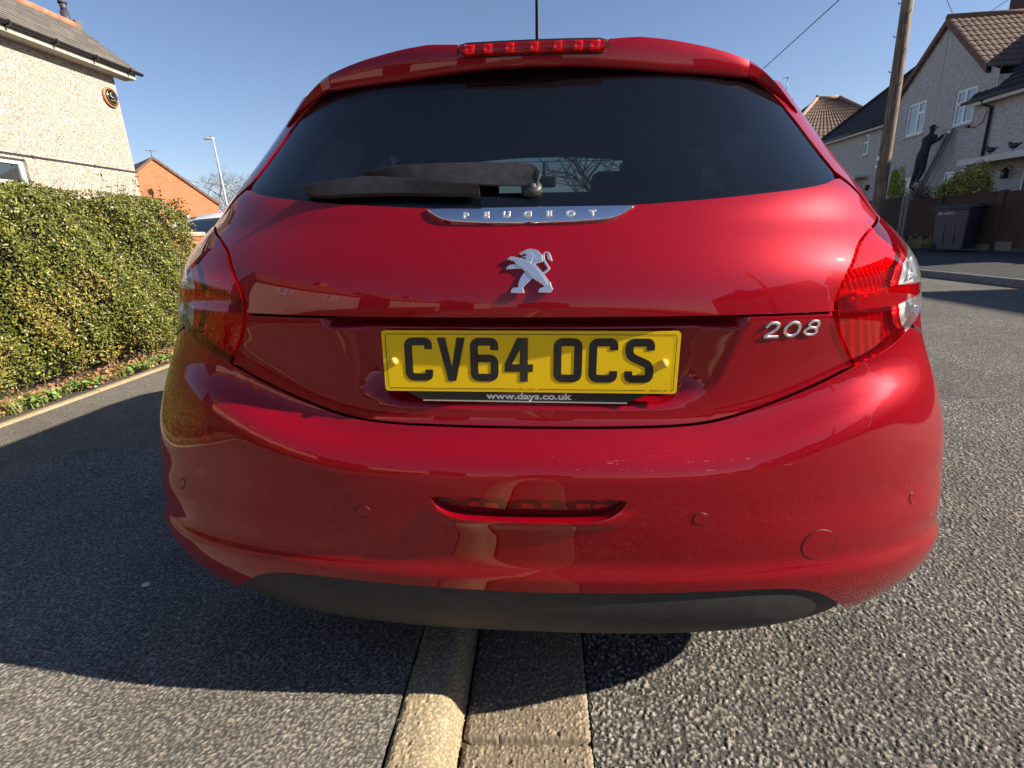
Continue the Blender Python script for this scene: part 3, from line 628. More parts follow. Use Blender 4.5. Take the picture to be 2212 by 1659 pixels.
vs, fs = text_mesh('OEM Day Ltd SA6 8LL', .0042, bold=.00004); plate.add(vs, fs, 1, False, Mp @ Matrix.Translation((-.0025, -.0512, .0017)) @ Matrix.Scale(.80, 4, (1, 0, 0)))
vs, fs = text_mesh('EPSOM BE AU 145E', .0042, bold=.00004); plate.add(vs, fs, 1, False, Mp @ Matrix.Translation((.228, -.0512, .0017)) @ Matrix.Scale(.88, 4, (1, 0, 0)))
plate_o = plate.build('number_plate', [yellow_m, ink], car)
for x in (-.2405, .2345):
    g = MB(); g.lathe([(.0075, 0), (.0075, .002), (.0065, .0045), (.004, .0062), (.0001, .007)], 20, 0, Mp @ Matrix.Translation((x, -.0005, .0012))); g.build('plate_screw', yellow_cap, plate_o)
hold = MB(); slab(hold, [(-.255, .05), (-.255, -.050), (-.225, -.0562), (-.192, -.0735), (.175, -.0745), (.215, -.0575), (.255, -.052), (.255, .05)], -.009, -.0025, 0, Mp)
slab(hold, [(-.192, -.0722), (-.192, -.0742), (.175, -.0754), (.176, -.0734)], -.0025, .0005, 2, Mp)
vs, fs = text_mesh('www.days.co.uk', .0158, bold=.0006); wx = max(v.x for v in vs)-min(v.x for v in vs); hold.add(vs, fs, 1, False, Mp @ Matrix.Translation((-.0000, -.0694, -.0019)) @ Matrix.Scale(.155/wx, 4, (1, 0, 0)))
hold.build('plate_holder', [gloss_black, white_ink, chrome_b], car)

# --- chrome handle strip with raised letters
ch_ = [tuple(a) for a in TB['chrome']]; ch_[-1] = (0, .9885)
cr = [(0, 1.0105)]+[(.158, 1.0105)]+ch_[1:]
strip_o = panel('chrome_handle_strip', cr+mir(cr)[1:-1], chrome, car, off=lambda P: .004+.003*np.sin(np.clip((P[:, 1]-.985)/.027, 0, 1)*np.pi), grid=.008, edge=.009, step=.006, lip=.002)
letter_m = mat('letter_metal', (.85, .85, .86), .38, metal=.9)
for c, px in zip('PEUGEOT', (735, 842, 946, 1054, 1162, 1271, 1382)):
    vs, fs = text_mesh(c, .0142, .0012, .0003, bold=.0004); p = ((px/2.4578+900)*2212/2560-1150)/1110/.88*.965
    g = MB(); g.add(vs, fs, 0, False, frame(p/1.2, .9935, .0074) @ Matrix.Scale(1.35, 4, (1, 0, 0))); g.build('raised_letter', letter_m, strip_o)

# --- emblem: rearing lion, flat plates with bevelled edges
def bevel_plate(mb, poly, h, bev, M, mi=0, base=0.):
    cu = bpy.data.curves.new('outline', 'CURVE'); cu.dimensions = '2D'; cu.fill_mode = 'BOTH'; sp = cu.splines.new('POLY'); sp.points.add(len(poly)-1)
    for i, q in enumerate(poly): sp.points[i].co = (q[0], q[1], 0, 1)
    sp.use_cyclic_u = True; cu.extrude = h/2; cu.bevel_depth = bev; cu.bevel_resolution = 1; cu.offset = -bev
    o = bpy.data.objects.new('outline', cu); C.objects.link(o); dg = bpy.context.evaluated_depsgraph_get()
    me = bpy.data.meshes.new_from_object(o.evaluated_get(dg)); mb.add([v.co+Vector((0, 0, base+h/2+bev)) for v in me.vertices], [tuple(p.vertices) for p in me.polygons], mi, False, M)
    bpy.data.objects.remove(o); bpy.data.curves.remove(cu); bpy.data.meshes.remove(me)
lion = [(590,340),(690,285),(790,238),(880,225),(1000,248),(1062,280),(1100,330),(1158,390),(1175,450),(1185,510),(1185,572),(1100,598),(1030,610),(998,640),(1050,700),(1110,770),(1170,840),(1222,910),(1280,1000),(1330,1075),(1368,1100),(1380,1160),(1405,1230),(1430,1290),(1372,1378),(1080,1366),(1070,1330),(1092,1268),(1130,1242),(1200,1222),(1192,1182),(1090,1110),(1000,1050),(925,995),(850,1080),(765,1160),(712,1220),(702,1262),(726,1330),(732,1385),(410,1375),(400,1335),(420,1268),(450,1240),(590,1225),(576,1150),(600,1060),(640,960),(690,885),(740,822),(650,745),(400,752),(380,766),(345,748),(290,770),(275,750),(300,690),(350,650),(440,625),(520,628),(478,572),(430,542),(400,546),(360,515),(310,525),(298,500),(340,450),(400,425),(520,440),(610,470),(655,458),(700,496),(752,482),(745,448),(682,440),(702,415),(758,405),(765,380),(722,360),(676,378),(655,402),(615,375)]
tail = [(1170,840),(1250,790),(1285,742),(1278,700),(1208,590),(1180,470),(1170,370),(1200,322),(1270,298),(1335,325),(1370,400),(1412,540),(1400,560),(1300,490),(1284,420),(1286,345),(1232,352),(1212,400),(1222,490),(1290,620),(1350,725),(1356,762),(1290,840),(1222,888)]
armp = [(318,512),(345,458),(400,432),(520,448),(700,505),(860,600),(1000,712),(1115,850),(1215,1000),(1318,1185),(1215,1205),(1180,1150),(1060,1070),(925,975),(810,835),(600,668),(490,565),(432,530),(398,534),(362,505)]
face = [(700,300),(860,300),(952,425),(890,592),(860,585),(780,525),(770,470),(780,395),(735,345),(650,330)]
ks = .1*.93/1000*.915
KX, KY = .80, .77
def LM(poly): return [((x-830)*ks*KX, -(y-800)*ks*KY) for x, y in poly]
el = MB(); Me = frame(TB['emblem'][0], TB['emblem'][1], .0004)
bevel_plate(el, LM(lion), .0018, .0009, Me); bevel_plate(el, LM(tail), .0016, .0008, Me)
bevel_plate(el, LM(armp), .0012, .0008, Me, 0, .0030); bevel_plate(el, LM(face), .0006, .0004, Me, 0, .0034)
el.build('lion_emblem', chrome_b, upper_o)
# --- model badge 208
bd = MB()
def tube_badge(path, M, w=.0052, h=.0030, closed=False, r=.004):
    v_, f_ = stroke(path, w, closed, r, 5); n = len(v_)//2
    top = stroke(path, w*.62, closed, r, 5)[0]; vs = [(x, y, 0) for x, y in v_]+[(x, y, h*.6) for x, y in v_]+[(x, y, h) for x, y in top]; fs = []; m = n; N = 2*n
    rng = range(m if closed else m-1)
    for i in rng:
        j = (i+1) % m
        fs += [(i, j, N+j, N+i), (N+i, N+j, 2*N+j, 2*N+i), (2*N+i, 2*N+j, 2*N+m+j, 2*N+m+i), (2*N+m+i, 2*N+m+j, N+m+j, N+m+i), (N+m+i, N+m+j, m+j, m+i)]
    if not closed: fs += [(0, N, N+m, m), (N, 2*N, 2*N+m, N+m), (m-1, 2*m-1, N+2*m-1, N+m-1), (N+m-1, N+2*m-1, 2*N+2*m-1, 2*N+m-1)]
    bd.add(vs, fs, 0, False, M)
u = .00105
BDZ = .805; b0, b1 = TB['bd_l'][0], TB['bd_r'][0]; BDX = [b0+(b1-b0)*k for k in (.14, .50, .86)]
M2 = frame(BDX[0], BDZ, -.001); tube_badge([(-11*u, 5*u), (-5*u, 12.5*u), (6*u, 12.5*u), (12*u, 9*u), (8*u, 2*u), (-12*u, -11*u), (13*u, -11*u)], M2, r=.005)
M0 = frame(BDX[1], BDZ+.0008, -.001); tube_badge([(13*u*math.cos(a*math.pi/12)+1.5*u*math.sin(a*math.pi/12), 11.5*u*math.sin(a*math.pi/12)) for a in range(24)], M0, closed=True, r=0)
M8 = frame(BDX[2], BDZ+.0016, -.001)
tube_badge([(3*u+9*u*math.cos(a*math.pi/10), 6*u+5.8*u*math.sin(a*math.pi/10)) for a in range(20)], M8, closed=True, r=0, w=.0046)
tube_badge([(-1*u+11.5*u*math.cos(a*math.pi/10), -5.6*u+6.2*u*math.sin(a*math.pi/10)) for a in range(20)], M8 @ Matrix.Translation((0, 0, .0003)), closed=True, r=0, w=.0046)
bd.build('model_badge', chrome_b, car)

# --- tail lamps
cl_ln = [tuple(a) for a in TB['clearline']]; bar = [tuple(a) for a in TB['bar']]; clow = [tuple(a) for a in TB['clearlow']]; barin = [tuple(a) for a in TB['barin']]
ledge_cl = [(0.8062, 0.945), (0.7248, 0.9272), (0.6515, 0.9074), (0.6232, 0.8867), (0.607, 0.8702), (0.6631, 0.869), (0.7708, 0.8688), (0.7798, 0.8632), (0.7631, 0.8513), (0.7243, 0.8464), (0.6409, 0.8417), (0.5899, 0.8364), (0.5863, 0.8161), (0.5973, 0.7956)]
lo_ = shift(lamplow, -G)
outer_lo = [(.68, .812), (.80, .836), (.93, .866), (.945, .882), (.935, .898), (.85, .929), (0.8262, 0.9530)]
lamp_r = shift(lampin, -G)+lo_[1:]+outer_lo
red_r = shift(lampin, -G)+lo_[1:-2]+[(0.6013, .7925)]+ledge_cl[::-1]
clear_r = lo_[-1:]+outer_lo+ledge_cl+[(0.6033, .7935)]
refl = mat('lamp_reflector', (.8, .8, .8), .12, metal=1)
lamp_back = mat('lamp_dark_red', (.30, .004, .012), .3, coat=1)
tray_red = mat('lamp_tray_red', (.62, .10, .10), .22, metal=.55); tt = NT(tray_red); v = tt.coord(); tt.bump(tt.voro(v, 260), .35, .0016)
tray_silver = mat('lamp_tray_silver', (.72, .72, .72), .28, metal=.5); tt = NT(tray_silver); v = tt.coord(); tt.bump(tt.voro(v, 200), .2, .002)
tt = NT(lamp_back)
led_m = mat('lamp_bar_red', (.50, .006, .012), .10, coat=1, metal=.5)
for s in (1, -1):
    f = (lambda c: c) if s > 0 else mir
    tl = panel('tail_lamp', f(red_r), red_lens, car, off=lambda P: .004+0*P[:, 0], grid=.012, edge=.006, lip=.001)
    cl = panel('clear_lens', inset(f(clear_r), .0005), clear_lens, tl, off=lambda P: .0042+0*P[:, 0], grid=.012, edge=.004, lip=.001)
    # inner trays: red part with flutes, silver part behind the clear lens
    def flute(P): return -.020+.0030*np.abs(((P[:, 0]*PS*55+P[:, 1]*16) % 1)-.5)*2*smst(.86, .88, P[:, 1])+.005*np.abs(((P[:, 0]*PS*38) % 1)-.5)*(P[:, 1] < .835)
    panel('inner_reflector', inset(f(red_r), .002), tray_red, tl, off=lambda P: flute(P*[s, 1]), grid=.0045, edge=.001, step=.006)
    panel('silver_tray', inset(f(clear_r), .002), tray_silver, cl, off=lambda P: -.009+.0008*np.sin(P[:, 1]*900), grid=.006, edge=.001, step=.006)
    bo = [barin[0], barin[1], (0.6070, .8690), (0.6631, .8692), (0.7698, .8688), (0.7778, .8632), (0.7611, .8565), (0.7243, 0.8464), (0.6409, 0.8417), tuple(bar[6]), barin[4], barin[5]]
    panel('light_bar', f(bo), led_m, tl, off=lambda P: .0005+.003*np.sin(np.clip((P[:, 1]-.838)/.03, 0, 1)*np.pi), grid=.008, edge=.018, step=.006, lip=.002)
    for i in range(6):
        g = MB(); M = frame(s*(.475+.030*i), .8525+.0018*i, .0022); g.cbox((-.0035, -.003, -.003), (.0035, .003, .0015), .0008, 0, M); g.build('led_cell', tray_red, tl)
    # chrome triangle above and round bowl below, behind the clear lens
    tg = MB()
    Mt = frame(s*0.723, .893, -.003)
    q = [(-.030*s, -.016), (.034*s, -.013), (.028*s, .030)]
    q = q if s > 0 else q[::-1]
    for k_, (d0, sc0, sc1) in enumerate(((0, 1., .72), (-.008, .72, .70), (-.008, .70, .38), (-.002, .38, .1))):
        cxx = sum(a for a, b in q)/3; cyy = sum(b for a, b in q)/3; z0 = d0; z1 = (-.008, -.008, -.002, -.006)[k_]
        vs = [(cxx+(a-cxx)*sc0, cyy+(b-cyy)*sc0, z0) for a, b in q]+[(cxx+(a-cxx)*sc1, cyy+(b-cyy)*sc1, z1) for a, b in q]
        tg.add(vs, [(0, 1, 4, 3), (1, 2, 5, 4), (2, 0, 3, 5)], 0, False, Mt)
    tg.build('reversing_reflector', refl, cl)
    bw = MB(); bw.lathe([(.019, .004), (.017, .001), (.013, -.006), (.006, -.010), (.0045, -.010), (.0045, .000), (.002, .003), (.0001, .003)], 24, 0, frame(s*0.688, .8265, -.003))
    bw.build('indicator_bowl', refl, cl)
    panel('lamp_seal', inset(f(lamp_r), -.0012), under_black, tl, off=-.024, grid=.03, edge=.002)

# --- roof spoiler with high brake light
spt = [tuple(a) for a in TB['sp_top']]; spb = [tuple(a) for a in TB['sp_bot']]; spe = [tuple(a) for a in TB['sp_edge']]
def tabf(tb, x, z0):
    xs = [0]+[a for a, b in tb]; zs = [z0]+[b for a, b in tb]; return np.interp(abs(x), xs, zs)
fs_ = lambda x: .333+.28*x*x
xs = sorted(set(np.round(np.linspace(-.4385, .4385, 71), 4)) | {-.147, .147, -.152, .152})
def lens_half(x):                                # half-height of the lens, rounded ends
    return .0125*math.sqrt(max(0., 1-(max(abs(x)-.128, 0)/.019)**2)) if abs(x) < .147 else 0
mb = MB(); rows = []; SPB0 = spb[0][1]+.001
for x in xs:
    y = fs_(x); zt = tabf(spt, x, 1.3345); zb = tabf(spb, x, SPB0); ze = min(tabf(spe, x, 1.322), zt-.006)
    if abs(x) < .15: zt, ze = 1.3335, 1.3265
    e_ = max(0, (abs(x)-.415)/.0235); y += .0035*e_*e_; zb += .001*e_*e_
    rows.append([(x, y+.40, zt+.035+.01), (x, y+.15, zt+.020), (x, y+.022, zt+.002), (x, y+.012, zt), (x, y+.004, zt-.002), (x, y, ze), (x, y+.001, (ze*.6+zb*.4)), (x, y+.002, zb+.010), (x, y+.004, zb+.003), (x, y+.008, zb), (x, y+.014, zb+.001), (x, y+.05, zb+.012)])
k = len(rows[0]); V = [p for r in rows for p in r]; Fq = [(i*k+j, (i+1)*k+j, (i+1)*k+j+1, i*k+j+1) for i in range(len(rows)-1) for j in range(k-1)]
Fq = [tuple(q[::-1]) for q in Fq]
mb.add(V, Fq, 0, True); mb.add(rows[0], [tuple(range(k))], 0); mb.add(rows[-1], [tuple(range(k))[::-1]], 0)
spo = mb.build('roof_spoiler', paint, car)
spo.data.set_sharp_from_angle(angle=R(50))
# high brake light: red lens over reflectors
mb = MB(); lv = []; cols = 61; kk = 9
for i in range(cols):
    x = -.147+.294*i/(cols-1); h = max(lens_half(x), .0006); y = fs_(x)
    for j in range(kk):
        t = -1+2*j/(kk-1); lv.append((x, y-.0060*(1-t**4)-.001+.010*max(0, t)**3, 1.3225+h*t*.98+(.0008 if t > 0 else 0)))
mb.add(lv, [((i+1)*kk+j, i*kk+j, i*kk+j+1, (i+1)*kk+j+1)[::-1] for i in range(cols-1) for j in range(kk-1)], 0, True)
brk = mb.build('high_brake_light', red_lens, car)
tr_ = MB(); tr_.add([p for i in range(31) for p in ((-.146+.292*i/30, fs_(-.146+.292*i/30)-.0011, 1.3110), (-.146+.292*i/30, fs_(-.146+.292*i/30)-.0011, 1.3330))], [(2*i+1, 2*i, 2*i+2, 2*i+3) for i in range(30)]); tr_.build('brake_light_tray', mat('brake_tray', (.30, .03, .03), .3, metal=.3), brk)
led_bright = mat('led_reflector', (1., .75, .7), .25, metal=.3)
for x in (-.125, -.088, -.044, .004, .050, .090, .122):
    mb = MB(); w_ = .008 if abs(x) < .1 else .010; mb.cbox((x-w_, fs_(x)-.0035, 1.3135), (x+w_, fs_(x)-.0012, 1.3310), .001, 0)
    mb.lathe([(.006, .001), (.004, -.001), (.0001, -.0012)], 12, 0, Matrix.Translation((x, fs_(x)-.0042, 1.3225)) @ Matrix.Rotation(R(90), 4, 'X')); mb.build('led_reflector', led_bright, brk)
mb = MB()
for x in xs:
    pass
hz = MB(); hr = []
for i in range(31):
    x = -.150+.30*i/30; y = fs_(x); h = .0145*math.sqrt(max(.02, 1-(max(abs(x)-.128, 0)/.023)**2)); hr.append([(x, y-.0008, 1.3225-h), (x, y-.0008, 1.3225+h*.9)])
hz.add([p for r in hr for p in r], [(2*i, 2*i+1, 2*i+3, 2*i+2) for i in range(30)][::-1], 0, True); hz.build('brake_light_housing', under_black, brk)
# side blades of the spoiler, running down and fading into the C-pillars
def ybody(x, z):
    lo, hi = 0., 1.
    for _ in range(30):
        m_ = (lo+hi)/2
        if SB(np.array([m_]), np.array([z]))[0][0] < x: lo = m_
        else: hi = m_
    return SB(np.array([lo]), np.array([z]))[0][1]
for s in (1, -1):
    mb = MB(); rr = []; y0 = fs_(.4385)+.0035
    for i in range(17):
        t = i/16; x = .4405+.116*t; zt = 1.3055-.038*t-.058*t*t; zb = 1.274-.012*t-.052*t*t-.002*math.sin(t*3.14); zb = min(zb, zt-.006)
        yb_ = ybody(min(x-.004, .60), (zt+zb)/2); ya = (y0+.001)*(1-t)+(yb_-.004)*t if t < 1 else yb_; ya = min(ya, yb_-.003*(1-t))
        rr.append([(s*(x-.01*t), ya+.25, zt+.045*(1-t)), (s*x, ya+.022, zt+.002), (s*x, ya+.010, zt), (s*(x-.001), ya+.001, zt-.007*(1-t)-.001), (s*(x-.003), ya+.003, zb+.004), (s*(x-.004), ya+.008, zb), (s*(x-.006), ya+.09, zb+.012)])
    k = 7; V = [p for r in rr for p in r]; Fq = [(i*k+j, (i+1)*k+j, (i+1)*k+j+1, i*k+j+1) for i in range(16) for j in range(k-1)]
    if s > 0: Fq = [q[::-1] for q in Fq]
    mb.add(V, Fq, 0, True); mb.add(rr[0], [tuple(range(k)) if s < 0 else tuple(range(k))[::-1]]); b = mb.build('spoiler_side_blade', paint, car); b.data.set_sharp_from_angle(angle=R(45))
# --- roof, windscreen, bonnet, front
def strip(name, rows, m, parent, smooth=True):
    k = len(rows[0]); mb = MB(); mb.add([p for r in rows for p in r], [(i*k+j, i*k+j+1, (i+1)*k+j+1, (i+1)*k+j) for i in range(len(rows)-1) for j in range(k-1)], 0, smooth); return mb.build(name, m, parent)
ps = np.linspace(-1, 1, 41); rear = SB(ps, np.full(41, 1.30)); rows = []
for i in range(16):
    t = i/15; row = []
    for j, q in enumerate(rear):
        x = q[0]*(1-.06*t); y = (q[1]+.02)*(1-t)+2.05*t; cr_ = 1-(x/.56)**2; k_ = float(sm5(0, .30, t)); row.append((x, y, 1.296+.041*k_+.050*cr_*(.15+.85*k_)*(1-.25*t)))
    rows.append(row)
roof = strip('roof', rows, paint, car)
am = MB(); am.tube([(.004, .62, 1.345), (.004, .60, 1.365)], [.012, .008], 12); am.tube([(.004, .60, 1.362), (.004, .36, 1.78)], [.0036, .0022], 8); am.build('aerial', rubber, car)
rows = []
for i in range(9):
    t = i/8; y = 2.05+.87*t; z = 1.337-.352*t; wd = .54+.12*t; rows.append([(x*wd, y-.10*(abs(x)**2.5)+.0, z+.045*(1-x*x)*(1-.3*t)) for x in np.linspace(-1, 1, 21)])
strip('windscreen', rows, clear_glass, car)
rows = []
for i in range(13):
    t = i/12; y = 2.86+1.15*t; z = .985-.03*t-.15*t*t-.10*t**6; wd = .70-.07*t; rows.append([(x*wd, y-.22*t*abs(x)**3, z+.05*(1-x*x)) for x in np.linspace(-1, 1, 21)])
strip('bonnet', rows, paint, car)
rows = []
for i in range(7):
    t = i/6; z = .74-.52*t; rows.append([(x*.66, 4.0+.06*math.sin(t*3.1)-.22*abs(x)**3, z) for x in np.linspace(-1, 1, 21)])
strip('front_bumper', rows, paint, car)
ub = MB(); ub.box((-.72, .35, .235), (.72, 3.7, .30)); ub.box((-.55, .22, .24), (.55, .4, .42)); ub.box((-.62, 2.75, .3), (.62, 3.7, .75)); ub.tube([(-.45, .5, .22), (-.45, .9, .21)], .085, 14)
ub.build('underbody', under_black, car)
# cabin
ib = MB(); ib.box((-.56, .45, .60), (.56, 1.0, .66)); ib.box((-.6, 2.55, .62), (.6, 2.95, .985)); ib.box((-.6, .9, .30), (.6, 2.7, .34))
ib.box((-.62, .62, .34), (-.60, 2.7, .95)); ib.box((.60, .62, .34), (.62, 2.7, .95)); ib.build('cabin_trim', cab, car)
ib = MB(); ib.cbox((-.58, .20, .962), (.58, .98, .982), .006); ib.build('parcel_shelf', cab, car)
rows = []
for i in range(8):
    t = i/7; rows.append([(q[0]*.97, (q[1]+.10)*(1-t)+2.03*t, 1.262+.045*float(sm5(0, .3, t))+.045*(1-(q[0]/.58)**2)) for q in rear])
strip('headliner', rows, noisy('headliner_grey', (.10, .10, .10), (.13, .13, .13), 40, .95), car)
def seat(name, x, y, wd, z0, heads):
    g = MB(); g.cbox((x-wd, y, z0), (x+wd, y+.14, z0+.58), .05); g.cbox((x-wd, y+.1, z0-.05), (x+wd, y+.58, z0+.12), .05); o = g.build(name, cab, car)
    for hx in heads:
        h = MB(); h.cbox((hx-.13, y-.01, z0+.62), (hx+.13, y+.10, z0+.80), .04); h.tube([(hx-.05, y+.05, z0+.55), (hx-.05, y+.05, z0+.64)], .006, 6); h.tube([(hx+.05, y+.05, z0+.55), (hx+.05, y+.05, z0+.64)], .006, 6); h.build('headrest', cab, o)
seat('rear_seat', -.01, .98, .56, .42, (-.36, .40)); seat('front_seat', -.33, 1.72, .24, .45, (-.33,)); seat('front_seat', .36, 1.72, .24, .45, (.36,))
g = MB(); g.cbox((-.06, 2.22, 1.225), (.075, 2.25, 1.285), .012); g.tube([(.01, 2.24, 1.28), (.01, 2.28, 1.36)], .008, 6); g.build('rear_view_mirror', rubber, car)
g = MB(); g.tube([(.36+.17*math.cos(a*math.pi/12), 2.50+.05*math.sin(a*math.pi/12), .93+.17*math.sin(a*math.pi/12)) for a in range(25)], .014, 8); g.build('steering_wheel', rubber, car)
# wheels stand on pavement (left) and road (right)
def wheel(x, y, ground):
    Mi = CAR_M.inverted(); wp = CAR_M @ Vector((x, y, .3)); wp.z = ground+.300*CAR_S; c = Mi @ wp
    s = 1 if x > 0 else -1; M = Matrix.Translation(c) @ Matrix.Rotation(R(90*s), 4, 'Y')
    g = MB(); g.lathe([(.20, -.09), (.27, -.095), (.292, -.085), (.30, -.06), (.30, .06), (.292, .085), (.27, .095), (.20, .09), (.195, .0), (.2, -.09)], 40, 0, M); ty = g.build('wheel', rubber, car)
    g = MB(); g.lathe([(.205, .088), (.195, .075), (.19, .05), (.06, .062), (.05, .075), (.0001, .078)], 40, 0, M)
    for a in range(10): g.box((.05, -.012, .055), (.195, .012, .072), 0, M @ Matrix.Rotation(a*math.pi/5, 4, 'Z'))
    g.build('rim', steel, ty)
for y in (.97, 3.50): wheel(-.78, y, .105); wheel(.78, y, .004)
# --- wiper
wiper_black = noisy('wiper_black', (.014, .014, .015), (.030, .030, .031), 60, .48, .1, 900, .0006)
at = TB['arm_top']; ab_ = TB['arm_bot']; g = MB()
def arm(T, B, o0, o1, mb_, w_top=.004):
    rr = []
    for (a, b), (c, d) in zip(T, B):
        m_ = ((a+c)/2, (b+d)/2)
        rr.append([on(a, b, o0), on(a+(c-a)*.03, b+(d-b)*.03, o1-.010), on(a+(c-a)*.26, b+(d-b)*.26, o1+.003), on(a+(c-a)*.31, b+(d-b)*.31, o1+.0028), on(a+(c-a)*.97, b+(d-b)*.97, o1-.010), on(c, d, o0)])
    k = 6; mb_.add([p for r in rr for p in r], [((i+1)*k+j, i*k+j, i*k+(j+1) % k, (i+1)*k+(j+1) % k)[::-1] for i in range(len(rr)-1) for j in range(k)], 0, True)
    mb_.add(rr[0], [tuple(range(k))]); mb_.add(rr[-1], [tuple(range(k))[::-1]])
def dens(c, n):
    c = np.array(c); s = np.r_[0, np.cumsum(np.linalg.norm(np.diff(c, axis=0), axis=1))]; t = np.linspace(0, s[-1], n); return [(np.interp(i, s, c[:, 0]), np.interp(i, s, c[:, 1])) for i in t]
arm(dens(at, 26), dens(ab_, 26), .010, .022, g)
wip = g.build('wiper_arm', wiper_black, car); wip.data.set_sharp_from_angle(angle=R(24))
g = MB(); arm(dens(TB['bl_top'], 26), dens(TB['bl_bot'], 26), .004, .0215, g); wb = g.build('wiper_blade', wiper_black, wip); wb.data.set_sharp_from_angle(angle=R(24))
g = MB(); g.tube([on(a, b+.0, .004) for a, b in dens([(-.38, 1.044), (-.30, 1.040), (-.2, 1.0395), (-.085, 1.040)], 12)], .004, 6); g.build('wiper_rubber', rubber, wip)
g = MB(); g.lathe([(.0185, -.002), (.0185, .004), (.0165, .008), (.011, .010), (.008, .011), (.007, .013), (.0001, .0135)], 28, 0, frame(.0035, 1.045, .0)); g.build('wiper_pivot', wiper_black, wip)

# ================================================================== ground, road, pavement
def asphalt(name, lo, hi, sc_, bstr, bdist, warm=(.30, .25, .18), fill=.42, vary=.30):
    """stones of uneven size bedded in finer dark grit"""
    m = mat(name, (.1, .1, .1), .85, spec=.3); t = NT(m); v = t.coord()
    vn = t.n('TexNoise'); vn.inputs['Scale'].default_value = sc_*1.6; vn.inputs['Detail'].default_value = 2; t.l(v, vn.inputs['Vector'])
    c = t.n('VectorMath'); c.operation = 'MULTIPLY_ADD'; c.inputs[1].default_value = (.55/sc_,)*3; t.l(vn.outputs['Color'], c.inputs[0]); t.l(v, c.inputs[2]); v2 = c.outputs[0]
    d = t.voro(v2, sc_); col = t.voro(v2, sc_, out='Color'); sep = t.n('SeparateColor'); t.l(col, sep.inputs[0])
    thr = t.math('MULTIPLY_ADD', sep.outputs[1], vary, fill-vary/2); inside = t.math('SMOOTH_MIN', t.math('MULTIPLY', t.math('MAXIMUM', t.math('SUBTRACT', thr, d), 0), 7), 1, .2)
    stone = t.ramp(sep.outputs[0], [(0, lo), (.5, tuple(x*.6+y*.4 for x, y in zip(lo, hi))), (1, hi)]); stone = t.mix(t.ramp(sep.outputs[2], [(.5, 0), (.9, .6)]), stone, warm)
    g2 = t.voro(v, sc_*2.7, out='Color'); s2 = t.n('SeparateColor'); t.l(g2, s2.inputs[0])
    grit = t.ramp(s2.outputs[0], [(0, tuple(x*.45 for x in lo)), (.6, tuple(x*.8 for x in lo)), (1, tuple(x*.5+y*.35 for x, y in zip(lo, hi)))])
    big = t.ramp(t.noise(v, 1.1, 6, .65), [(.3, .74), (.7, 1.2)]); mid = t.ramp(t.noise(v, 9, 5, .7), [(.3, .84), (.7, 1.12)])
    t.col(t.mix(1, t.mix(1, t.mix(inside, grit, stone), big, 'MULTIPLY'), mid, 'MULTIPLY'))
    h = t.math('ADD', t.math('MULTIPLY', inside, t.math('MULTIPLY_ADD', sep.outputs[2], .5, .5)), t.math('MULTIPLY', t.noise(v, sc_*2.5, 4), .5)); t.bump(h, bstr, bdist); return m
def chip_attr(name, lo, hi, warm, grit):
    """the same stones where they are modelled: each vertex knows its stone's tone"""
    m = mat(name, lo, .85, spec=.3); t = NT(m); v = t.coord(); at_ = t.n('Attribute'); at_.attribute_name = 'tone'; sp = t.n('SeparateColor'); t.l(at_.outputs['Color'], sp.inputs[0])
    stone = t.ramp(sp.outputs[0], [(0, lo), (.5, tuple(x*.6+y*.4 for x, y in zip(lo, hi))), (1, hi)]); stone = t.mix(t.ramp(sp.outputs[1], [(.5, 0), (.9, .6)]), stone, warm)
    big = t.ramp(t.noise(v, 1.6, 6, .7), [(.3, .66), (.5, .95), (.7, 1.2)]); fine = t.ramp(t.noise(v, 900, 3), [(.3, .75), (.7, 1.2)])
    t.col(t.mix(1, t.mix(1, t.mix(sp.outputs[2], grit, stone), big, 'MULTIPLY'), fine, 'MULTIPLY')); t.bump(t.noise(v, 1500, 3), .35, .0012); return m
def worley(X, Y, cell, rs):
    """distance to the nearest jittered point, and that point's random numbers"""
    gx_ = np.floor(X/cell).astype(int); gy_ = np.floor(Y/cell).astype(int); bd = np.full(X.shape, 9.); r1 = np.zeros(X.shape); r2 = np.zeros(X.shape); r3_ = np.zeros(X.shape); b2 = np.full(X.shape, 9.)
    T_ = np.random.RandomState(rs).rand(257, 251, 5)
    for i in (-1, 0, 1):
        for j in (-1, 0, 1):
            q = T_[(gx_+i) % 257, (gy_+j) % 251]; px = (gx_+i+q[..., 0])*cell; py = (gy_+j+q[..., 1])*cell
            an = q[..., 4]*np.pi; dx = (X-px)*np.cos(an)+(Y-py)*np.sin(an); dy = -(X-px)*np.sin(an)+(Y-py)*np.cos(an); d = (np.abs(dx)**1.6+np.abs(dy*(1+.5*q[..., 2]))**1.6)**(1/1.6)/cell
            m_ = d < bd; b2 = np.where(m_, bd, np.minimum(b2, d)); bd = np.where(m_, d, bd); r1 = np.where(m_, q[..., 2], r1); r2 = np.where(m_, q[..., 3], r2); r3_ = np.where(m_, q[..., 4], r3_)
    return bd, b2, r1, r2, r3_
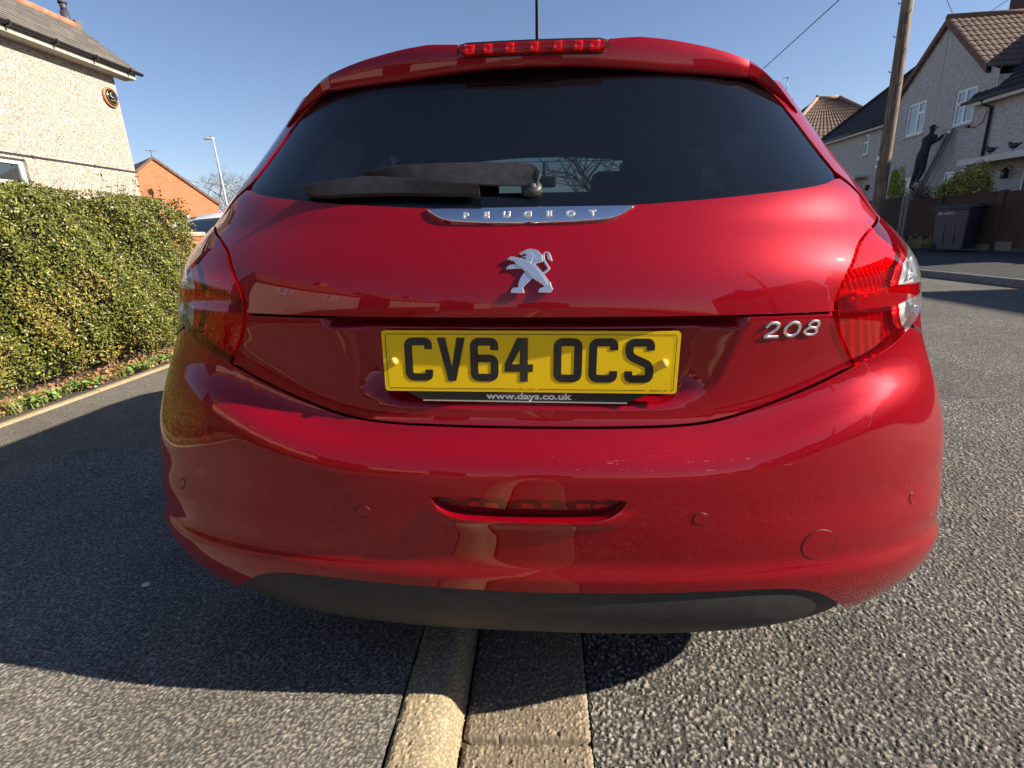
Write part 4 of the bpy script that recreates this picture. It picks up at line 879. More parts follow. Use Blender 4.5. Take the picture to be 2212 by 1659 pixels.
def chip_patch(name, xa, xb, y0, y1, z, cell, hgt, m, rs, wob=0, px_=.0028):
    """ground modelled stone by stone near the viewer; spacing grows with distance"""
    ys = [y0]
    while ys[-1] < y1: ys.append(ys[-1]+px_*math.hypot(ys[-1], 1)*.95)
    ys = np.array(ys); n = int((xb-xa)/(px_*1.15)); us = np.linspace(0, 1, n); X, Y = np.meshgrid(xa+(xb-xa)*us, ys)
    if wob: w_ = wob*(np.sin(Y*37)+np.sin(Y*91+1)+.8*np.sin(Y*203+2))*.5; X = X+np.where(X < xa+.03, w_*(1-(X-xa)/.03), 0)
    d, d2, r1, r2, r3_ = worley(X, Y, cell, rs); rad = .34+.30*r2; ins = np.clip((rad-d)*5, 0, 1); f_, _, q1, q2, _ = worley(X+9, Y+4, cell*.42, rs+1); g_ = np.clip((.6-f_)*2, 0, 1)*.30
    tilt = (r1-.5)*.5*np.sin((X*np.cos(r3_*6)+Y*np.sin(r3_*6))/cell*2)
    h = np.maximum(ins*(.55+.45*r1+tilt*.5), g_)*hgt; e = np.minimum(1, np.minimum((X-xa)/.01, (xb-X)/.01).clip(0))*np.minimum(1, (y1-Y).clip(0)/.05)
    Z = z+.0015+(h-hgt*.35)*(.25+.75*e); V = np.stack([X, Y, Z], -1).reshape(-1, 3); N, M_ = X.shape; I = np.arange(N*M_).reshape(N, M_)
    F = np.stack([I[:-1, :-1], I[:-1, 1:], I[1:, 1:], I[1:, :-1]], -1).reshape(-1, 4)
    me = bpy.data.meshes.new(name); me.vertices.add(len(V)); me.vertices.foreach_set('co', V.ravel()); me.loops.add(F.size); me.loops.foreach_set('vertex_index', F.ravel().astype(np.int32)); me.polygons.add(len(F)); me.polygons.foreach_set('loop_start', np.arange(0, F.size, 4, dtype=np.int32)); me.polygons.foreach_set('loop_total', np.full(len(F), 4, np.int32)); me.polygons.foreach_set('use_smooth', np.ones(len(F), bool)); me.update(calc_edges=True)
    ca = me.color_attributes.new('tone', 'FLOAT_COLOR', 'POINT'); fine = (ins < .08); col = np.stack([np.where(fine, q1*.6, r1), np.where(fine, q2*.5, r3_), np.clip(ins*2+fine*.3*q1, 0, 1), np.ones_like(X)], -1).reshape(-1); ca.data.foreach_set('color', col.astype(np.float32))
    me.materials.append(m); o = bpy.data.objects.new(name, me); C.objects.link(o); print(name, len(V)); return tag(o, kind='structure')
RL, RH, RWM = (.070, .068, .064), (.46, .42, .36), (.36, .30, .22)
PL, PH, PWM = (.15, .14, .125), (.46, .41, .33), (.40, .32, .22)
road_m = asphalt('chip_seal_asphalt', RL, RH, 105, .9, .005, RWM)
pave_m = asphalt('pavement_asphalt', PL, PH, 165, .8, .003, PWM)
dark_road_m = asphalt('patched_dark_asphalt', (.035, .035, .037), (.12, .115, .105), 130, .6, .003, (.09, .08, .07))
conc = asphalt('kerb_concrete', (.36, .28, .16), (.66, .55, .36), 300, .55, .0022, (.60, .44, .20), .5, .2)
chan = asphalt('channel_concrete', (.20, .16, .11), (.48, .40, .28), 240, .6, .0025, (.36, .26, .15), .45, .3)
soil = noisy('soil', (.06, .045, .03), (.11, .085, .055), 30, .95, .6, 90, .02)
def sheet(name, x0, y0, x1, y1, z, m, kind='structure'):
    mb = MB(); mb.add([(x0, y0, z), (x1, y0, z), (x1, y1, z), (x0, y1, z)], [(0, 1, 2, 3)]); return tag(mb.build(name, m), kind=kind)
sheet('ground', -900, -900, 900, 900, -.012, noisy('far_ground', (.07, .075, .045), (.12, .11, .07), .3, .95))
sheet('road', .075, -60, 6.50, 300, 0, road_m)
def chip_profile(name, prof, y0, y1, joints, gap, m, cell, hgt, rs, px_=.0026):
    # kerb and channel stones near the viewer, modelled with their chips and joints
    P = np.array(prof, float); sg = np.linalg.norm(np.diff(P, axis=0), axis=1); L = np.r_[0, np.cumsum(sg)]; U = np.arange(0, L[-1], px_); PX = np.interp(U, L, P[:, 0]); PZ = np.interp(U, L, P[:, 1])
    kk = np.ones(5)/5; PX = np.r_[PX[:2], np.convolve(PX, kk, 'valid'), PX[-2:]]; PZ = np.r_[PZ[:2], np.convolve(PZ, kk, 'valid'), PZ[-2:]]
    tx, tz = np.gradient(PX), np.gradient(PZ); ln = np.hypot(tx, tz); nx, nz = -tz/ln, tx/ln
    ys = [y0]
    while ys[-1] < y1: ys.append(ys[-1]+px_*math.hypot(ys[-1], 1)*.95)
    ys = np.array(ys); UU, Y = np.meshgrid(U, ys); d, d2, r1, r2, r3_ = worley(UU+3, Y, cell, rs); f_, _, q1, q2, _ = worley(UU+1, Y+4, cell*2.6, rs+1)
    ins = np.clip((.36+.25*r2-d)*5, 0, 1); h = ins*(.4+.6*r1)*hgt+np.clip(.5-f_, 0, 1)*hgt*1.2*(q1 > .6)-np.clip(.42-f_, 0, 1)*hgt*5*(q2 > .93)
    for j in joints: g_ = np.exp(-((Y-j)/(gap*.6))**2); h = h-g_*.018; ins = ins*(1-g_)
    X = PX[None]+nx[None]*h; Z = PZ[None]+nz[None]*h; V = np.stack([X, Y+0*X, Z], -1).reshape(-1, 3); N, M_ = X.shape; I = np.arange(N*M_).reshape(N, M_)
    F = np.stack([I[:-1, :-1], I[:-1, 1:], I[1:, 1:], I[1:, :-1]], -1).reshape(-1, 4)
    me = bpy.data.meshes.new(name); me.vertices.add(len(V)); me.vertices.foreach_set('co', V.ravel()); me.loops.add(F.size); me.loops.foreach_set('vertex_index', F.ravel().astype(np.int32)); me.polygons.add(len(F)); me.polygons.foreach_set('loop_start', np.arange(0, F.size, 4, dtype=np.int32)); me.polygons.foreach_set('loop_total', np.full(len(F), 4, np.int32)); me.polygons.foreach_set('use_smooth', np.ones(len(F), bool)); me.update(calc_edges=True)
    ca = me.color_attributes.new('tone', 'FLOAT_COLOR', 'POINT'); col = np.stack([r1, r3_, np.clip(ins*.8+.2*q1, 0, 1), np.ones_like(X)], -1).reshape(-1); ca.data.foreach_set('color', col.astype(np.float32)); me.materials.append(m); o = bpy.data.objects.new(name, me); C.objects.link(o); return tag(o, kind='structure')
# cambered kerb: half-battered profile, in stones with open joints; then the channel blocks
def profile_run(name, prof, y0, y1, L, gap, m, jit=.0015, kind='structure'):
    mb = MB(); r = random.Random(3); y = y0; k = len(prof)
    while y < y1:
        ya, yb = y+gap/2, min(y+L, y1)-gap/2; dx, dz = r.uniform(-jit, jit), r.uniform(-jit, jit)
        c = .006; n = 0; vs = []
        for yy, sh in ((ya, .6), (ya+c, 0), ((ya+yb)/2, 0), (yb-c, 0), (yb, .6)):
            cx = sum(p[0] for p in prof)/k; 
            for x, z in prof: vs.append((x+dx+(cx-x)*sh*.03, yy, z+dz-(sh*.005 if z > -.05 else 0)))
        fs = [(i*k+j, i*k+j+1, (i+1)*k+j+1, (i+1)*k+j)[::-1] for i in range(4) for j in range(k-1)]
        mb.add(vs, fs, 0, True); mb.add(vs[:k], [tuple(range(k))]); mb.add(vs[-k:], [tuple(range(k))[::-1]]); y += L
    o = mb.build(name, m); o.data.set_sharp_from_angle(angle=R(60)); return tag(o, kind=kind)
kp = [(-.312, -.05), (-.312, .099), (-.300, .1035), (-.262, .1035), (-.246, .1015), (-.232, .096), (-.222, .088), (-.214, .074), (-.200, .012), (-.198, -.05)]
profile_run('kerb', kp, -9.835+.915*13, 60, .915, .006, conc); profile_run('kerb', kp, -9.51, .549, .915, .006, conc)
cp = [(-.192, -.05), (-.192, .004), (-.186, .008), (.064, .012), (.070, .008), (.070, -.05)]
profile_run('drainage_channel', cp, -9.257+.915*13, 60, .915, .009, chan, .002); profile_run('drainage_channel', cp, -10.06, .549, .915, .009, chan, .002)
sheet('channel_bed', -.32, -60, .08, 300, -.006, noisy('joint_dirt', (.02, .018, .012), (.05, .045, .025), 60, .95, .5, 200, .004))
# pavement: a slab with a slightly ragged edge along the kerb
mb = MB(); r_ = random.Random(5); ys = np.arange(-12, 60, .04); n = len(ys)
ed = [-.3135-.004*abs(math.sin(y*3.1))-r_.uniform(0, .003) for y in ys]
mb.add([(-3.06, y, .1) for y in ys]+[(e, y, .1-.001) for e, y in zip(ed, ys)]+[(e+.003, y, .05) for e, y in zip(ed, ys)], [(i, n+i, n+i+1, i+1) for i in range(n-1)]+[(n+i, 2*n+i, 2*n+i+1, n+i+1) for i in range(n-1)])
tag(mb.build('pavement', pave_m), kind='structure')
chip_profile('kerb_stone_near', kp, .55, 2.06+.0, [1.145-.001], .006, chip_attr('kerb_chippings', (.30, .24, .15), (.62, .51, .35), (.56, .42, .21), (.21, .17, .11)), .0062, .0027, 21)
chip_profile('channel_block_near', cp, .55, 2.638, [.808, 1.723], .010, chip_attr('channel_chippings', (.22, .175, .12), (.56, .47, .34), (.44, .32, .19), (.15, .12, .085)), .0068, .0030, 22)
chip_patch('road_surface_near', .078, 3.4, .60, 2.9, 0, .0105, .0050, chip_attr('road_chippings', RL, RH, RWM, (.035, .033, .03)), 5, .004)
chip_patch('pavement_surface_near', -2.3, -.318, .60, 2.2, .1, .0068, .0026, chip_attr('pavement_chippings', PL, PH, PWM, (.06, .057, .052)), 9)
# edging strip and verge soil on the hedge side
ep = [(-3.125, -.02), (-3.125, .108), (-3.118, .114), (-3.072, .114), (-3.064, .108), (-3.064, -.02)]
profile_run('edging', ep, -9.6, 5.3, .915, .004, conc, .003); profile_run('edging', ep, 9.2, 40, .915, .004, conc, .003)
sheet('garden_soil', -9.6, -30, -3.12, 60, .096, soil)
sheet('driveway', -9.4, 5.45, -3.12, 9.1, .101, dark_road_m)
# far side: kerb, pavement
kp2 = [(6.50, -.05), (6.50, .03), (6.512, .085), (6.53, .10), (6.63, .10), (6.63, -.05)]
profile_run('far_kerb', kp2, -20, 70, .915, .006, noisy('grey_kerb', (.10, .10, .10), (.17, .165, .155), 20, .9, .4, 300, .002))
sheet('far_pavement', 6.63, -60, 10.9, 300, .096, dark_road_m)
sheet('front_gardens', 10.9, -60, 40, 300, .09, noisy('garden_ground', (.06, .065, .03), (.12, .11, .05), 6, .95, .5, 60, .03))

# ================================================================== foliage helpers
def leafmat(name, c1, c2, c3, rough=.45):
    m = mat(name, c1, rough, spec=.5); t = NT(m)
    g = t.n('NewGeometry'); rp = t.ramp(g.outputs['Random Per Island'], [(0, c1), (.45, c2), (.85, c2), (1, c3)]); t.col(rp)
    t.b.inputs['Transmission Weight'].default_value = 0; t.b.inputs['Subsurface Weight'].default_value = 0
    return m
def leaves(mb, pts, nrm, size, rr, mi=0, tiltj=.8, asp=.55):
    """bent leaves: two quads folded along the midrib"""
    for P, N in zip(pts, nrm):
        N = (Vector(N)+Vector((rr.gauss(0, tiltj), rr.gauss(0, tiltj), rr.gauss(0, tiltj)))).normalized()
        a = Vector((rr.gauss(0, 1), rr.gauss(0, 1), rr.gauss(0, 1))); T = N.cross(a)
        if T.length < 1e-3: continue
        T.normalize(); B = N.cross(T); s = size*rr.uniform(.6, 1.3); w = s*asp*.5; P = Vector(P); f = N*w*.45
        v = [P-T*s*.5, P+B*w+f-T*s*.12, P+B*w*.8+f+T*s*.22, P+T*s*.5, P-B*w*.8+f+T*s*.22, P-B*w+f-T*s*.12]
        mb.add(v, [(0, 3, 2, 1), (0, 5, 4, 3)], mi, False)
def twig(mb, p, d, L, r, rr, depth=0, mi=0, k=4):
    p = Vector(p); d = Vector(d).normalized(); pts = [p.copy()]; n = 4
    for i in range(n):
        d = (d+Vector((rr.gauss(0, .12), rr.gauss(0, .12), rr.gauss(0, .10)))).normalized(); p = p+d*L/n; pts.append(p.copy())
    mb.tube(pts, [r*(1-.5*i/n) for i in range(n+1)], k, mi, False); return pts, d
def bare_tree(name, loc, h, label, group=None, seed=1, depth=5, spread=.55, tm=None, width=1.):
    rr = random.Random(seed); root = empty(name, loc, 0, label, 'tree', group); tr = MB(); cr = MB()
    pts, d = twig(tr, (0, 0, 0), (0, 0, 1), h*.28, h*.022, rr, k=7); tr.build('trunk', tm, root)
    def rec(p, d, L, r, dep):
        if dep == 0: return
        for i in range(3 if dep > 1 else 4):
            a = Vector((rr.gauss(0, 1), rr.gauss(0, 1), rr.gauss(0, .5))).normalized(); nd = (d*(1-spread*.5)+a*spread+Vector((0, 0, .18))).normalized(); nd.x *= width
            st = p[rr.choice((2, 3, 4, 4))]; q, dd = twig(cr, st, nd, L*rr.uniform(.7, 1.1), r, rr, k=3 if dep < 3 else 4); rec(q, dd, L*.70, max(r*.55, h*.0007), dep-1)
    rec(pts, d, h*.27, h*.014, depth); cr.build('crown', tm, root); return root
bark = noisy('grey_bark', (.13, .11, .09), (.22, .19, .16), 12, .9)
bark_d = noisy('dark_bark', (.05, .04, .032), (.10, .08, .06), 12, .9)

# ================================================================== hedge
hedge_leaf = leafmat('privet_leaf', (.050, .075, .010), (.135, .145, .020), (.36, .29, .06), .42)
hr_ = random.Random(11)
hedge = empty('hedge', (-3.75, 0, .1), 0, 'long clipped privet hedge with small olive green leaves along the pavement edge', 'hedge')
HY0, HY1, HX0, HX1, HT = -9, 5.05, -.72, .36, 1.385
def hbulge(y, z): return .05*math.sin(y*1.7+z*2)+.045*math.sin(y*4.3+1+z*5)+.03*math.sin(y*9+z*6)+.018*math.sin(y*21+z*17)
def hpatch(y, z): return math.sin(y*2.9+z*4.1+1)+math.sin(y*6.7-z*7.3)+.7*math.sin(y*13+z*11+2)
mb = MB(); P = []; N = []; yb = []
def front_x(y, z): return HX1+hbulge(y, z)-(.20*max(0, (.32-z)/.32))-.10*max(0, (z-1.15)/.25)**2
for i in range(82000):
    y = hr_.uniform(.3, HY1) if i < 72000 else hr_.uniform(HY0, .3); z = hr_.uniform(.06, HT)
    if z < .16 and hr_.random() < .5: continue
    if y > HY1-.18 and z > HT-.14: z -= .1
    if hpatch(y, z) > 1.5 and hr_.random() < .35: continue
    x = front_x(y, z)-abs(hr_.gauss(0, .045)); P.append((x, y, z)); N.append((1, 0, .35))
for i in range(16000):
    y = hr_.uniform(.3, HY1) if i < 12500 else hr_.uniform(HY0, .3); x = hr_.uniform(HX0, HX1-.02); z = HT+.03*math.sin(y*2.3+x*3)+.025*math.sin(y*7+x*5)+.015*math.sin(y*19+x*11)-abs(hr_.gauss(0, .035))-.10*max(0, (x-.2)/.16)**2
    P.append((x, y, z)); N.append((.3, 0, 1))
for i in range(7000):
    x = hr_.uniform(HX0, HX1); z = hr_.uniform(.06, HT); P.append((x, HY1+.04*math.sin(z*6+x*4)-abs(hr_.gauss(0, .05))-.08*max(0, z-1.2), z)); N.append((0, 1, .3))
pa = [i for i in range(len(P)) if hpatch(P[i][1]*.8+3, P[i][2]*.7+P[i][0]) > .9 and hr_.random() < .55]; ps_ = set(pa)
leaves(mb, [P[i] for i in range(len(P)) if i not in ps_], [N[i] for i in range(len(P)) if i not in ps_], .0235, hr_, 0, .85); leaves(mb, [P[i] for i in pa], [N[i] for i in pa], .023, hr_, 1, .95)
# larger leaves down low and stray shoots above the top
mb.build('foliage', [hedge_leaf, leafmat('tired_privet_leaf', (.16, .13, .02), (.27, .21, .04), (.42, .30, .09), .5)], hedge)
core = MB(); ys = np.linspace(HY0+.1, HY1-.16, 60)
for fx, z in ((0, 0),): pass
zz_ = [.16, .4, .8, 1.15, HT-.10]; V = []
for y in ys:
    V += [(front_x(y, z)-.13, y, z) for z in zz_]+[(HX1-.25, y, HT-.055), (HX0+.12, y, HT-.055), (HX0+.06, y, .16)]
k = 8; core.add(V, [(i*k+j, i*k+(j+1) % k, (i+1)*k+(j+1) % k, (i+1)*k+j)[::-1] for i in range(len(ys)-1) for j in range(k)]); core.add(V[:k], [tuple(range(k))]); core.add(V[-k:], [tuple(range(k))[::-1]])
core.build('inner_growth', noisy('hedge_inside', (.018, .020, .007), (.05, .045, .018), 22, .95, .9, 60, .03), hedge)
st = MB()
for i in range(130):
    y = hr_.uniform(-1, HY1-.1); x = hr_.uniform(.02, .34); twig(st, (x-.1, y, -.0), (hr_.uniform(-.1, .35), hr_.uniform(-.25, .25), 1), hr_.uniform(.2, .55), hr_.uniform(.003, .008), hr_)
for i in range(1500):
    y = hr_.uniform(.5, HY1-.1); z = hr_.uniform(.2, 1.38); twig(st, (front_x(y, z)-.1, y, z), (hr_.uniform(.1, .9), hr_.uniform(-.5, .5), hr_.uniform(.2, 1)), hr_.uniform(.08, .2), .002, hr_, k=3)
st.build('stem', noisy('hedge_stem', (.17, .11, .06), (.28, .20, .12), 20, .9), hedge)
for (y, x, hh) in ((3.55, .1, .22), (3.72, .05, .20), (4.35, .2, .2), (4.62, .1, .14), (4.85, .1, .22), (4.95, -.1, .26), (5.0, .12, .16), (5.03, -.2, .2)):
    sh = MB(); SP = []; SN_ = []; pts, d = twig(sh, (x, y, HT-.05), (hr_.uniform(-.1, .2), hr_.uniform(-.3, .3), 1), hh, .002, hr_, k=3)
    for q in pts[1:]:
        for s_ in (-1, 1): SP.append(q+Vector((0, s_*.012, .005))); SN_.append((0, s_, .8))
    leaves(sh, SP, SN_, .032, hr_, 1, .2, .4); sh.build('stray_shoot', [bark, hedge_leaf], hedge)
# dead leaves at the foot, grass tufts, weeds
litter_m = leafmat('dead_leaf', (.22, .09, .035), (.36, .19, .09), (.45, .33, .18), .8)
mb = MB(); P = []; N = []
for i in range(7000):
    y = hr_.uniform(-1, 5.3); x = -3.40+abs(hr_.gauss(0, .12))-.12; x = min(x, -3.13)
    if y < 2.6 and hr_.random() < .4: continue
    P.append((x, y, .10+abs(hr_.gauss(0, .02)))); N.append((0, 0, 1))
leaves(mb, P, N, .036, hr_, 0, .5, .6); tag(mb.build('leaf_litter', litter_m), 'brown dead leaves drifted along the foot of the hedge', 'leaves', kind='stuff')
gm = leafmat('grass_blade', (.09, .14, .02), (.16, .21, .04), (.34, .30, .12), .6)
def grass(name, spots, m, label, hh=.12, kind='stuff', w=.003):
    g = MB(); rr = random.Random(4)
    for (x, y, z, n, rad) in spots:
        for i in range(n):
            a = rr.uniform(0, 6.28); b = rr.uniform(0, rad); p = Vector((x+b*math.cos(a), y+b*math.sin(a), z)); d = Vector((rr.gauss(0, .35), rr.gauss(0, .35), 1)).normalized(); h = hh*rr.uniform(.5, 1.3); s_ = Vector((-d.y-.01, d.x+.3, 0)).normalized()*w
            q = p+d*h*.6; e = q+(d+Vector((d.x, d.y, -.5))*.8).normalized()*h*.5; g.add([p-s_, p+s_, q+s_*.8, q-s_*.8, e], [(0, 1, 2, 3), (3, 2, 4)])
    return tag(g.build(name, m), label, 'grass', kind=kind)
grass('grass', [(-3.22-hr_.uniform(0, .1), y, .1, 26 if y < 2.95 else 5, .06) for y in np.arange(.6, 5.0, .07)], gm, 'ragged fresh green grass growing between hedge foot and kerb edging', .11)
mb = MB(); P = []; N = []
for c in range(26):
    y = hr_.uniform(1.5, 4.2); x = -3.24+hr_.uniform(-.05, .07)
    for i in range(22): a = hr_.uniform(0, 6.28); b = hr_.uniform(0, .07); P.append((x+b*math.cos(a), y+b*math.sin(a), .12+hr_.uniform(0, .05))); N.append((math.cos(a)*.4, math.sin(a)*.4, 1))
leaves(mb, P, N, .03, hr_, 0, .3, .8); tag(mb.build('weeds', leafmat('weed_leaf', (.10, .17, .03), (.15, .24, .05), (.3, .34, .1), .5)), 'low bright green weeds along the edging under the hedge', 'weeds', kind='stuff')

# ================================================================== walls and houses
def dash(name, base, light, dark, sc_=26, b=.6):
    """pebbledash: pale render stuck with light and brown chips"""
    m = mat(name, base, .9, spec=.3); t = NT(m); v = t.coord()
    c = t.voro(v, sc_, out='Color'); sp = t.n('SeparateColor'); t.l(c, sp.inputs[0]); d = t.voro(v, sc_)
    k = t.ramp(sp.outputs[0], [(0, dark), (.25, dark), (.42, base), (.8, light), (1, light)])
    k = t.mix(t.ramp(t.noise(v, sc_*.9, 3, .7), [(.45, 0), (.62, .35)]), k, tuple(a*.8 for a in dark)); k = t.mix(t.ramp(t.noise(v, .7, 4), [(.35, 0), (.8, .3)]), k, tuple(a*.8 for a in base)); t.col(k)
    t.bump(t.math('ADD', t.ramp(d, [(0, 1), (.6, 0)]), t.noise(v, sc_*.5, 3)), b, .012); return m
cream_dash = dash('cream_pebbledash', (.43, .365, .305), (.56, .50, .435), (.27, .20, .15), 50)
grey_dash = dash('grey_pebbledash', (.50, .455, .42), (.61, .565, .53), (.34, .30, .275), 36, .45)
upvc = mat('white_upvc', (.78, .78, .77), .3, coat=.3)
pane_m = mat('window_glass', (.03, .035, .04), .04, spec=.8, coat=1)
net_m = noisy('net_curtain_glass', (.20, .22, .24), (.32, .34, .36), 3, .12, coat=1)
black_gut = mat('black_gutter', (.015, .015, .016), .35)
fascia_w = noisy('weathered_white_paint', (.50, .47, .42), (.66, .63, .58), 9, .6)
def wallp(mb, outline, holes, org, ud, vd, thick=0, mi=0, reveal=.12, nd=None):
    """flat wall with openings: outline in (u, v) metres, with reveals behind the openings"""
    org, ud, vd = Vector(org), Vector(ud), Vector(vd); nd = Vector(nd) if nd else ud.cross(vd)
    V, F = tri(outline, holes); X = [org+ud*a+vd*b for a, b in V]
    if nd.dot(ud.cross(vd)) < 0: F = [tuple(f[::-1]) for f in F]
    mb.add(X, [tuple(int(i) for i in f) for f in F], mi)
    for h in holes:
        n = len(h); vs = [org+ud*a+vd*b for a, b in h]+[org+ud*a+vd*b-nd*reveal for a, b in h]; mb.add(vs, [(i, (i+1) % n, n+(i+1) % n, n+i) for i in range(n)], mi)
def window(name, parent, M, w, h, layout, pane=pane_m, fr=.055, sill=True):
    """M: x right, y up, z out, origin at the lower left corner. layout: rectangles of the lights in fractions, with their own sash"""
    g = MB()
    g.box((0, 0, -.03), (w, fr, .03), 0, M); g.box((0, h-fr, -.03), (w, h, .03), 0, M); g.box((0, fr, -.03), (fr, h-fr, .03), 0, M); g.box((w-fr, fr, -.03), (w, h-fr, .03), 0, M)
    p = MB()
    for (a, b, c, d) in layout:
        x0, x1, y0, y1 = fr*.8+(w-1.6*fr)*a, fr*.8+(w-1.6*fr)*b, fr*.8+(h-1.6*fr)*c, fr*.8+(h-1.6*fr)*d; s = .045
        g.box((x0, y0, -.02), (x1, y0+s, .038), 0, M); g.box((x0, y1-s, -.02), (x1, y1, .038), 0, M); g.box((x0, y0+s, -.02), (x0+s, y1-s, .038), 0, M); g.box((x1-s, y0+s, -.02), (x1, y1-s, .038), 0, M)
        p.add([(x0+s, y0+s, .005), (x1-s, y0+s, .005), (x1-s, y1-s, .005), (x0+s, y1-s, .005)], [(0, 1, 2, 3)], 0, False, M)
    f = g.build(name, upvc, parent); p.build('pane', pane, f)
    if sill: q = MB(); q.box((-.05, -.07, -.03), (w+.05, -.002, .16), 0, M); q.build('sill', fascia_w, f)
    return f
def rooftiles(mb, A, B, Cc, D, rows, cols, mi=0, lift=.018, wave=0.):
    """tile courses from the eave A-B to the ridge D-C, each course a step proud of the next"""
    A, B, Cc, D = map(Vector, (A, B, Cc, D)); n = (B-A).cross(D-A).normalized()
    if n.z < 0: n = -n
    for i in range(rows):
        t0 = i/rows; t1 = min(1, (i+1.25)/rows); a = A.lerp(D, t0); b = B.lerp(Cc, t0); c = B.lerp(Cc, t1); d = A.lerp(D, t1)
        if wave == 0:
            v = [a+n*lift, b+n*lift, c, d, a, b]; mb.add(v, [(0, 1, 2, 3), (4, 5, 1, 0)], mi)
        else:
            k = cols*4; vs = []
            for j in range(k+1):
                s = j/k; w_ = wave*abs(math.sin(math.pi*s*cols)); vs += [a.lerp(b, s)+n*(lift+w_), d.lerp(c, s)+n*w_, a.lerp(b, s)]
            mb.add(vs, [(3*j, 3*j+3, 3*j+4, 3*j+1) for j in range(k)]+[(3*j+2, 3*j+5, 3*j+3, 3*j) for j in range(k)], mi)
def tilemat(name, c1, c2, c3, u, vv, rough=.85, axis='Y'):
    m = mat(name, c1, rough, spec=.3); t = NT(m); v = t.coord()
    sp = t.n('SeparateXYZ'); t.l(v, sp.inputs[0]); cb = t.n('CombineXYZ'); t.l(sp.outputs[axis], cb.inputs[0]); t.l(sp.outputs['Z'], cb.inputs[1])
    br = t.n('TexBrick'); br.offset = .5; br.inputs['Scale'].default_value = 1; br.inputs['Brick Width'].default_value = u; br.inputs['Row Height'].default_value = vv; br.inputs['Mortar Size'].default_value = .006; br.inputs['Bias'].default_value = 0
    br.inputs['Color1'].default_value = (*c1, 1); br.inputs['Color2'].default_value = (*c2, 1); br.inputs['Mortar'].default_value = (*[a*.3 for a in c1], 1); t.l(cb.outputs[0], br.inputs['Vector'])
    c = t.mix(t.ramp(t.noise(v, 2.5, 5), [(.4, 0), (.75, .55)]), br.outputs['Color'], c3); t.col(c); t.bump(br.outputs['Fac'], -.4, .01); return m
slate = tilemat('grey_slate', (.12, .108, .098), (.205, .185, .165), (.17, .145, .11), .30, .107)
dark_tile = tilemat('dark_concrete_tile', (.028, .026, .027), (.045, .040, .038), (.035, .03, .027), .33, .2)
pantile = noisy('brown_pantile', (.075, .045, .034), (.15, .095, .068), 3, .85, .4, 30, .01)
ridge_m = noisy('terracotta_ridge', (.36, .13, .07), (.46, .21, .12), 8, .85, .4, 60, .01)
ridge_b = noisy('brown_ridge', (.12, .06, .045), (.19, .11, .08), 8, .85, .4, 60, .01)

# --- cream pebbledash house on the left
hA = empty('pebbledash_house', (-9.5, 8, .1), 0, 'cream pebbledash house with grey slate roof behind the hedge', 'house')
W0 = Vector((0, -8, -.1))                    # world origin in the house frame
def L(x, y, z): return (x+9.5, y-8, z-.1)
mb = MB(); wl = [(0, 0), (6.47, 0), (6.47, 5.0), (0, 5.0)]; wh = [(2.1, 1.35), (3.76, 1.35), (3.76, 2.72), (2.1, 2.72)]; wh2 = [(2.1, 4.02), (3.30, 4.02), (3.30, 4.85), (2.1, 4.85)]
wallp(mb, wl, [wh, wh2], L(-9.5, 6.0, 0.03), (0, 1, 0), (0, 0, 1))
mb.add([L(-9.5, 12.47, .03), L(-12.0, 12.47, .03), L(-12.0, 12.47, 5.3), L(-10.45, 12.47, 5.85), L(-9.5, 12.47, 5.03)], [(0, 1, 2, 3, 4)])
mb.add([L(-12, 6, .03), L(-12, 6, 5.3), L(-12, 12.47, 5.3), L(-12, 12.47, .03)], [(0, 1, 2, 3)]); mb.add([L(-9.5, 6, .03), L(-9.5, 6, 5.03), L(-10.45, 6, 5.85), L(-12, 6, 5.3), L(-12, 6, .03)], [(0, 1, 2, 3, 4)])
mb.build('wall', cream_dash, hA)
mb = MB(); rooftiles(mb, L(-9.18, 5.7, 4.98), L(-9.18, 12.92, 4.98), L(-10.45, 12.98, 5.99), L(-10.45, 5.7, 5.99), 12, 20)
rooftiles(mb, L(-12.4, 12.86, 5.2), L(-12.4, 5.7, 5.2), L(-10.45, 5.7, 5.99), L(-10.45, 12.98, 5.99), 10, 20)
mb.add([L(-9.20, 12.86, 4.95), L(-10.62, 12.86, 6.17), L(-12.4, 12.86, 5.17), L(-12.4, 12.86, 5.0), L(-10.62, 12.86, 6.0), L(-9.3, 12.86, 4.86)], [(0, 1, 2, 3, 4, 5)][:0])
roofA = mb.build('roof', slate, hA)
mb = MB(); y = 5.7
while y < 12.8: mb.tube([L(-10.45, y+.01, 5.985), L(-10.45, min(y+.44, 12.86), 5.985)], .095, 10); y += .45
mb.build('ridge_tiles', ridge_m, roofA)
mb = MB(); mb.tube([L(-10.62, 12.90, 5.85), L(-10.62, 12.90, 6.30)], .085, 12); mb.tube([L(-10.62, 12.90, 6.28), L(-10.62, 12.90, 6.47)], [.06, .07], 12); mb.tube([L(-10.62, 12.90, 6.45), L(-10.62, 12.90, 6.49)], .09, 12)
mb.build('flue', mat('flue_grey', (.05, .05, .06), .5), roofA)
mb = MB(); mb.box(L(-10.55, 12.84, 5.93), L(-10.36, 13.0, 6.10)); mb.build('ridge_end_stone', noisy('old_stone', (.10, .08, .06), (.2, .16, .12), 20, .9), roofA)
mb = MB(); mb.box(L(-9.5, 5.7, 4.80), L(-9.22, 12.80, 4.84)); mb.box(L(-9.24, 5.7, 4.80), L(-9.218, 12.80, 4.985)); mb.build('fascia', noisy('aged_fascia', (.30, .28, .24), (.42, .39, .34), 9, .7), hA)
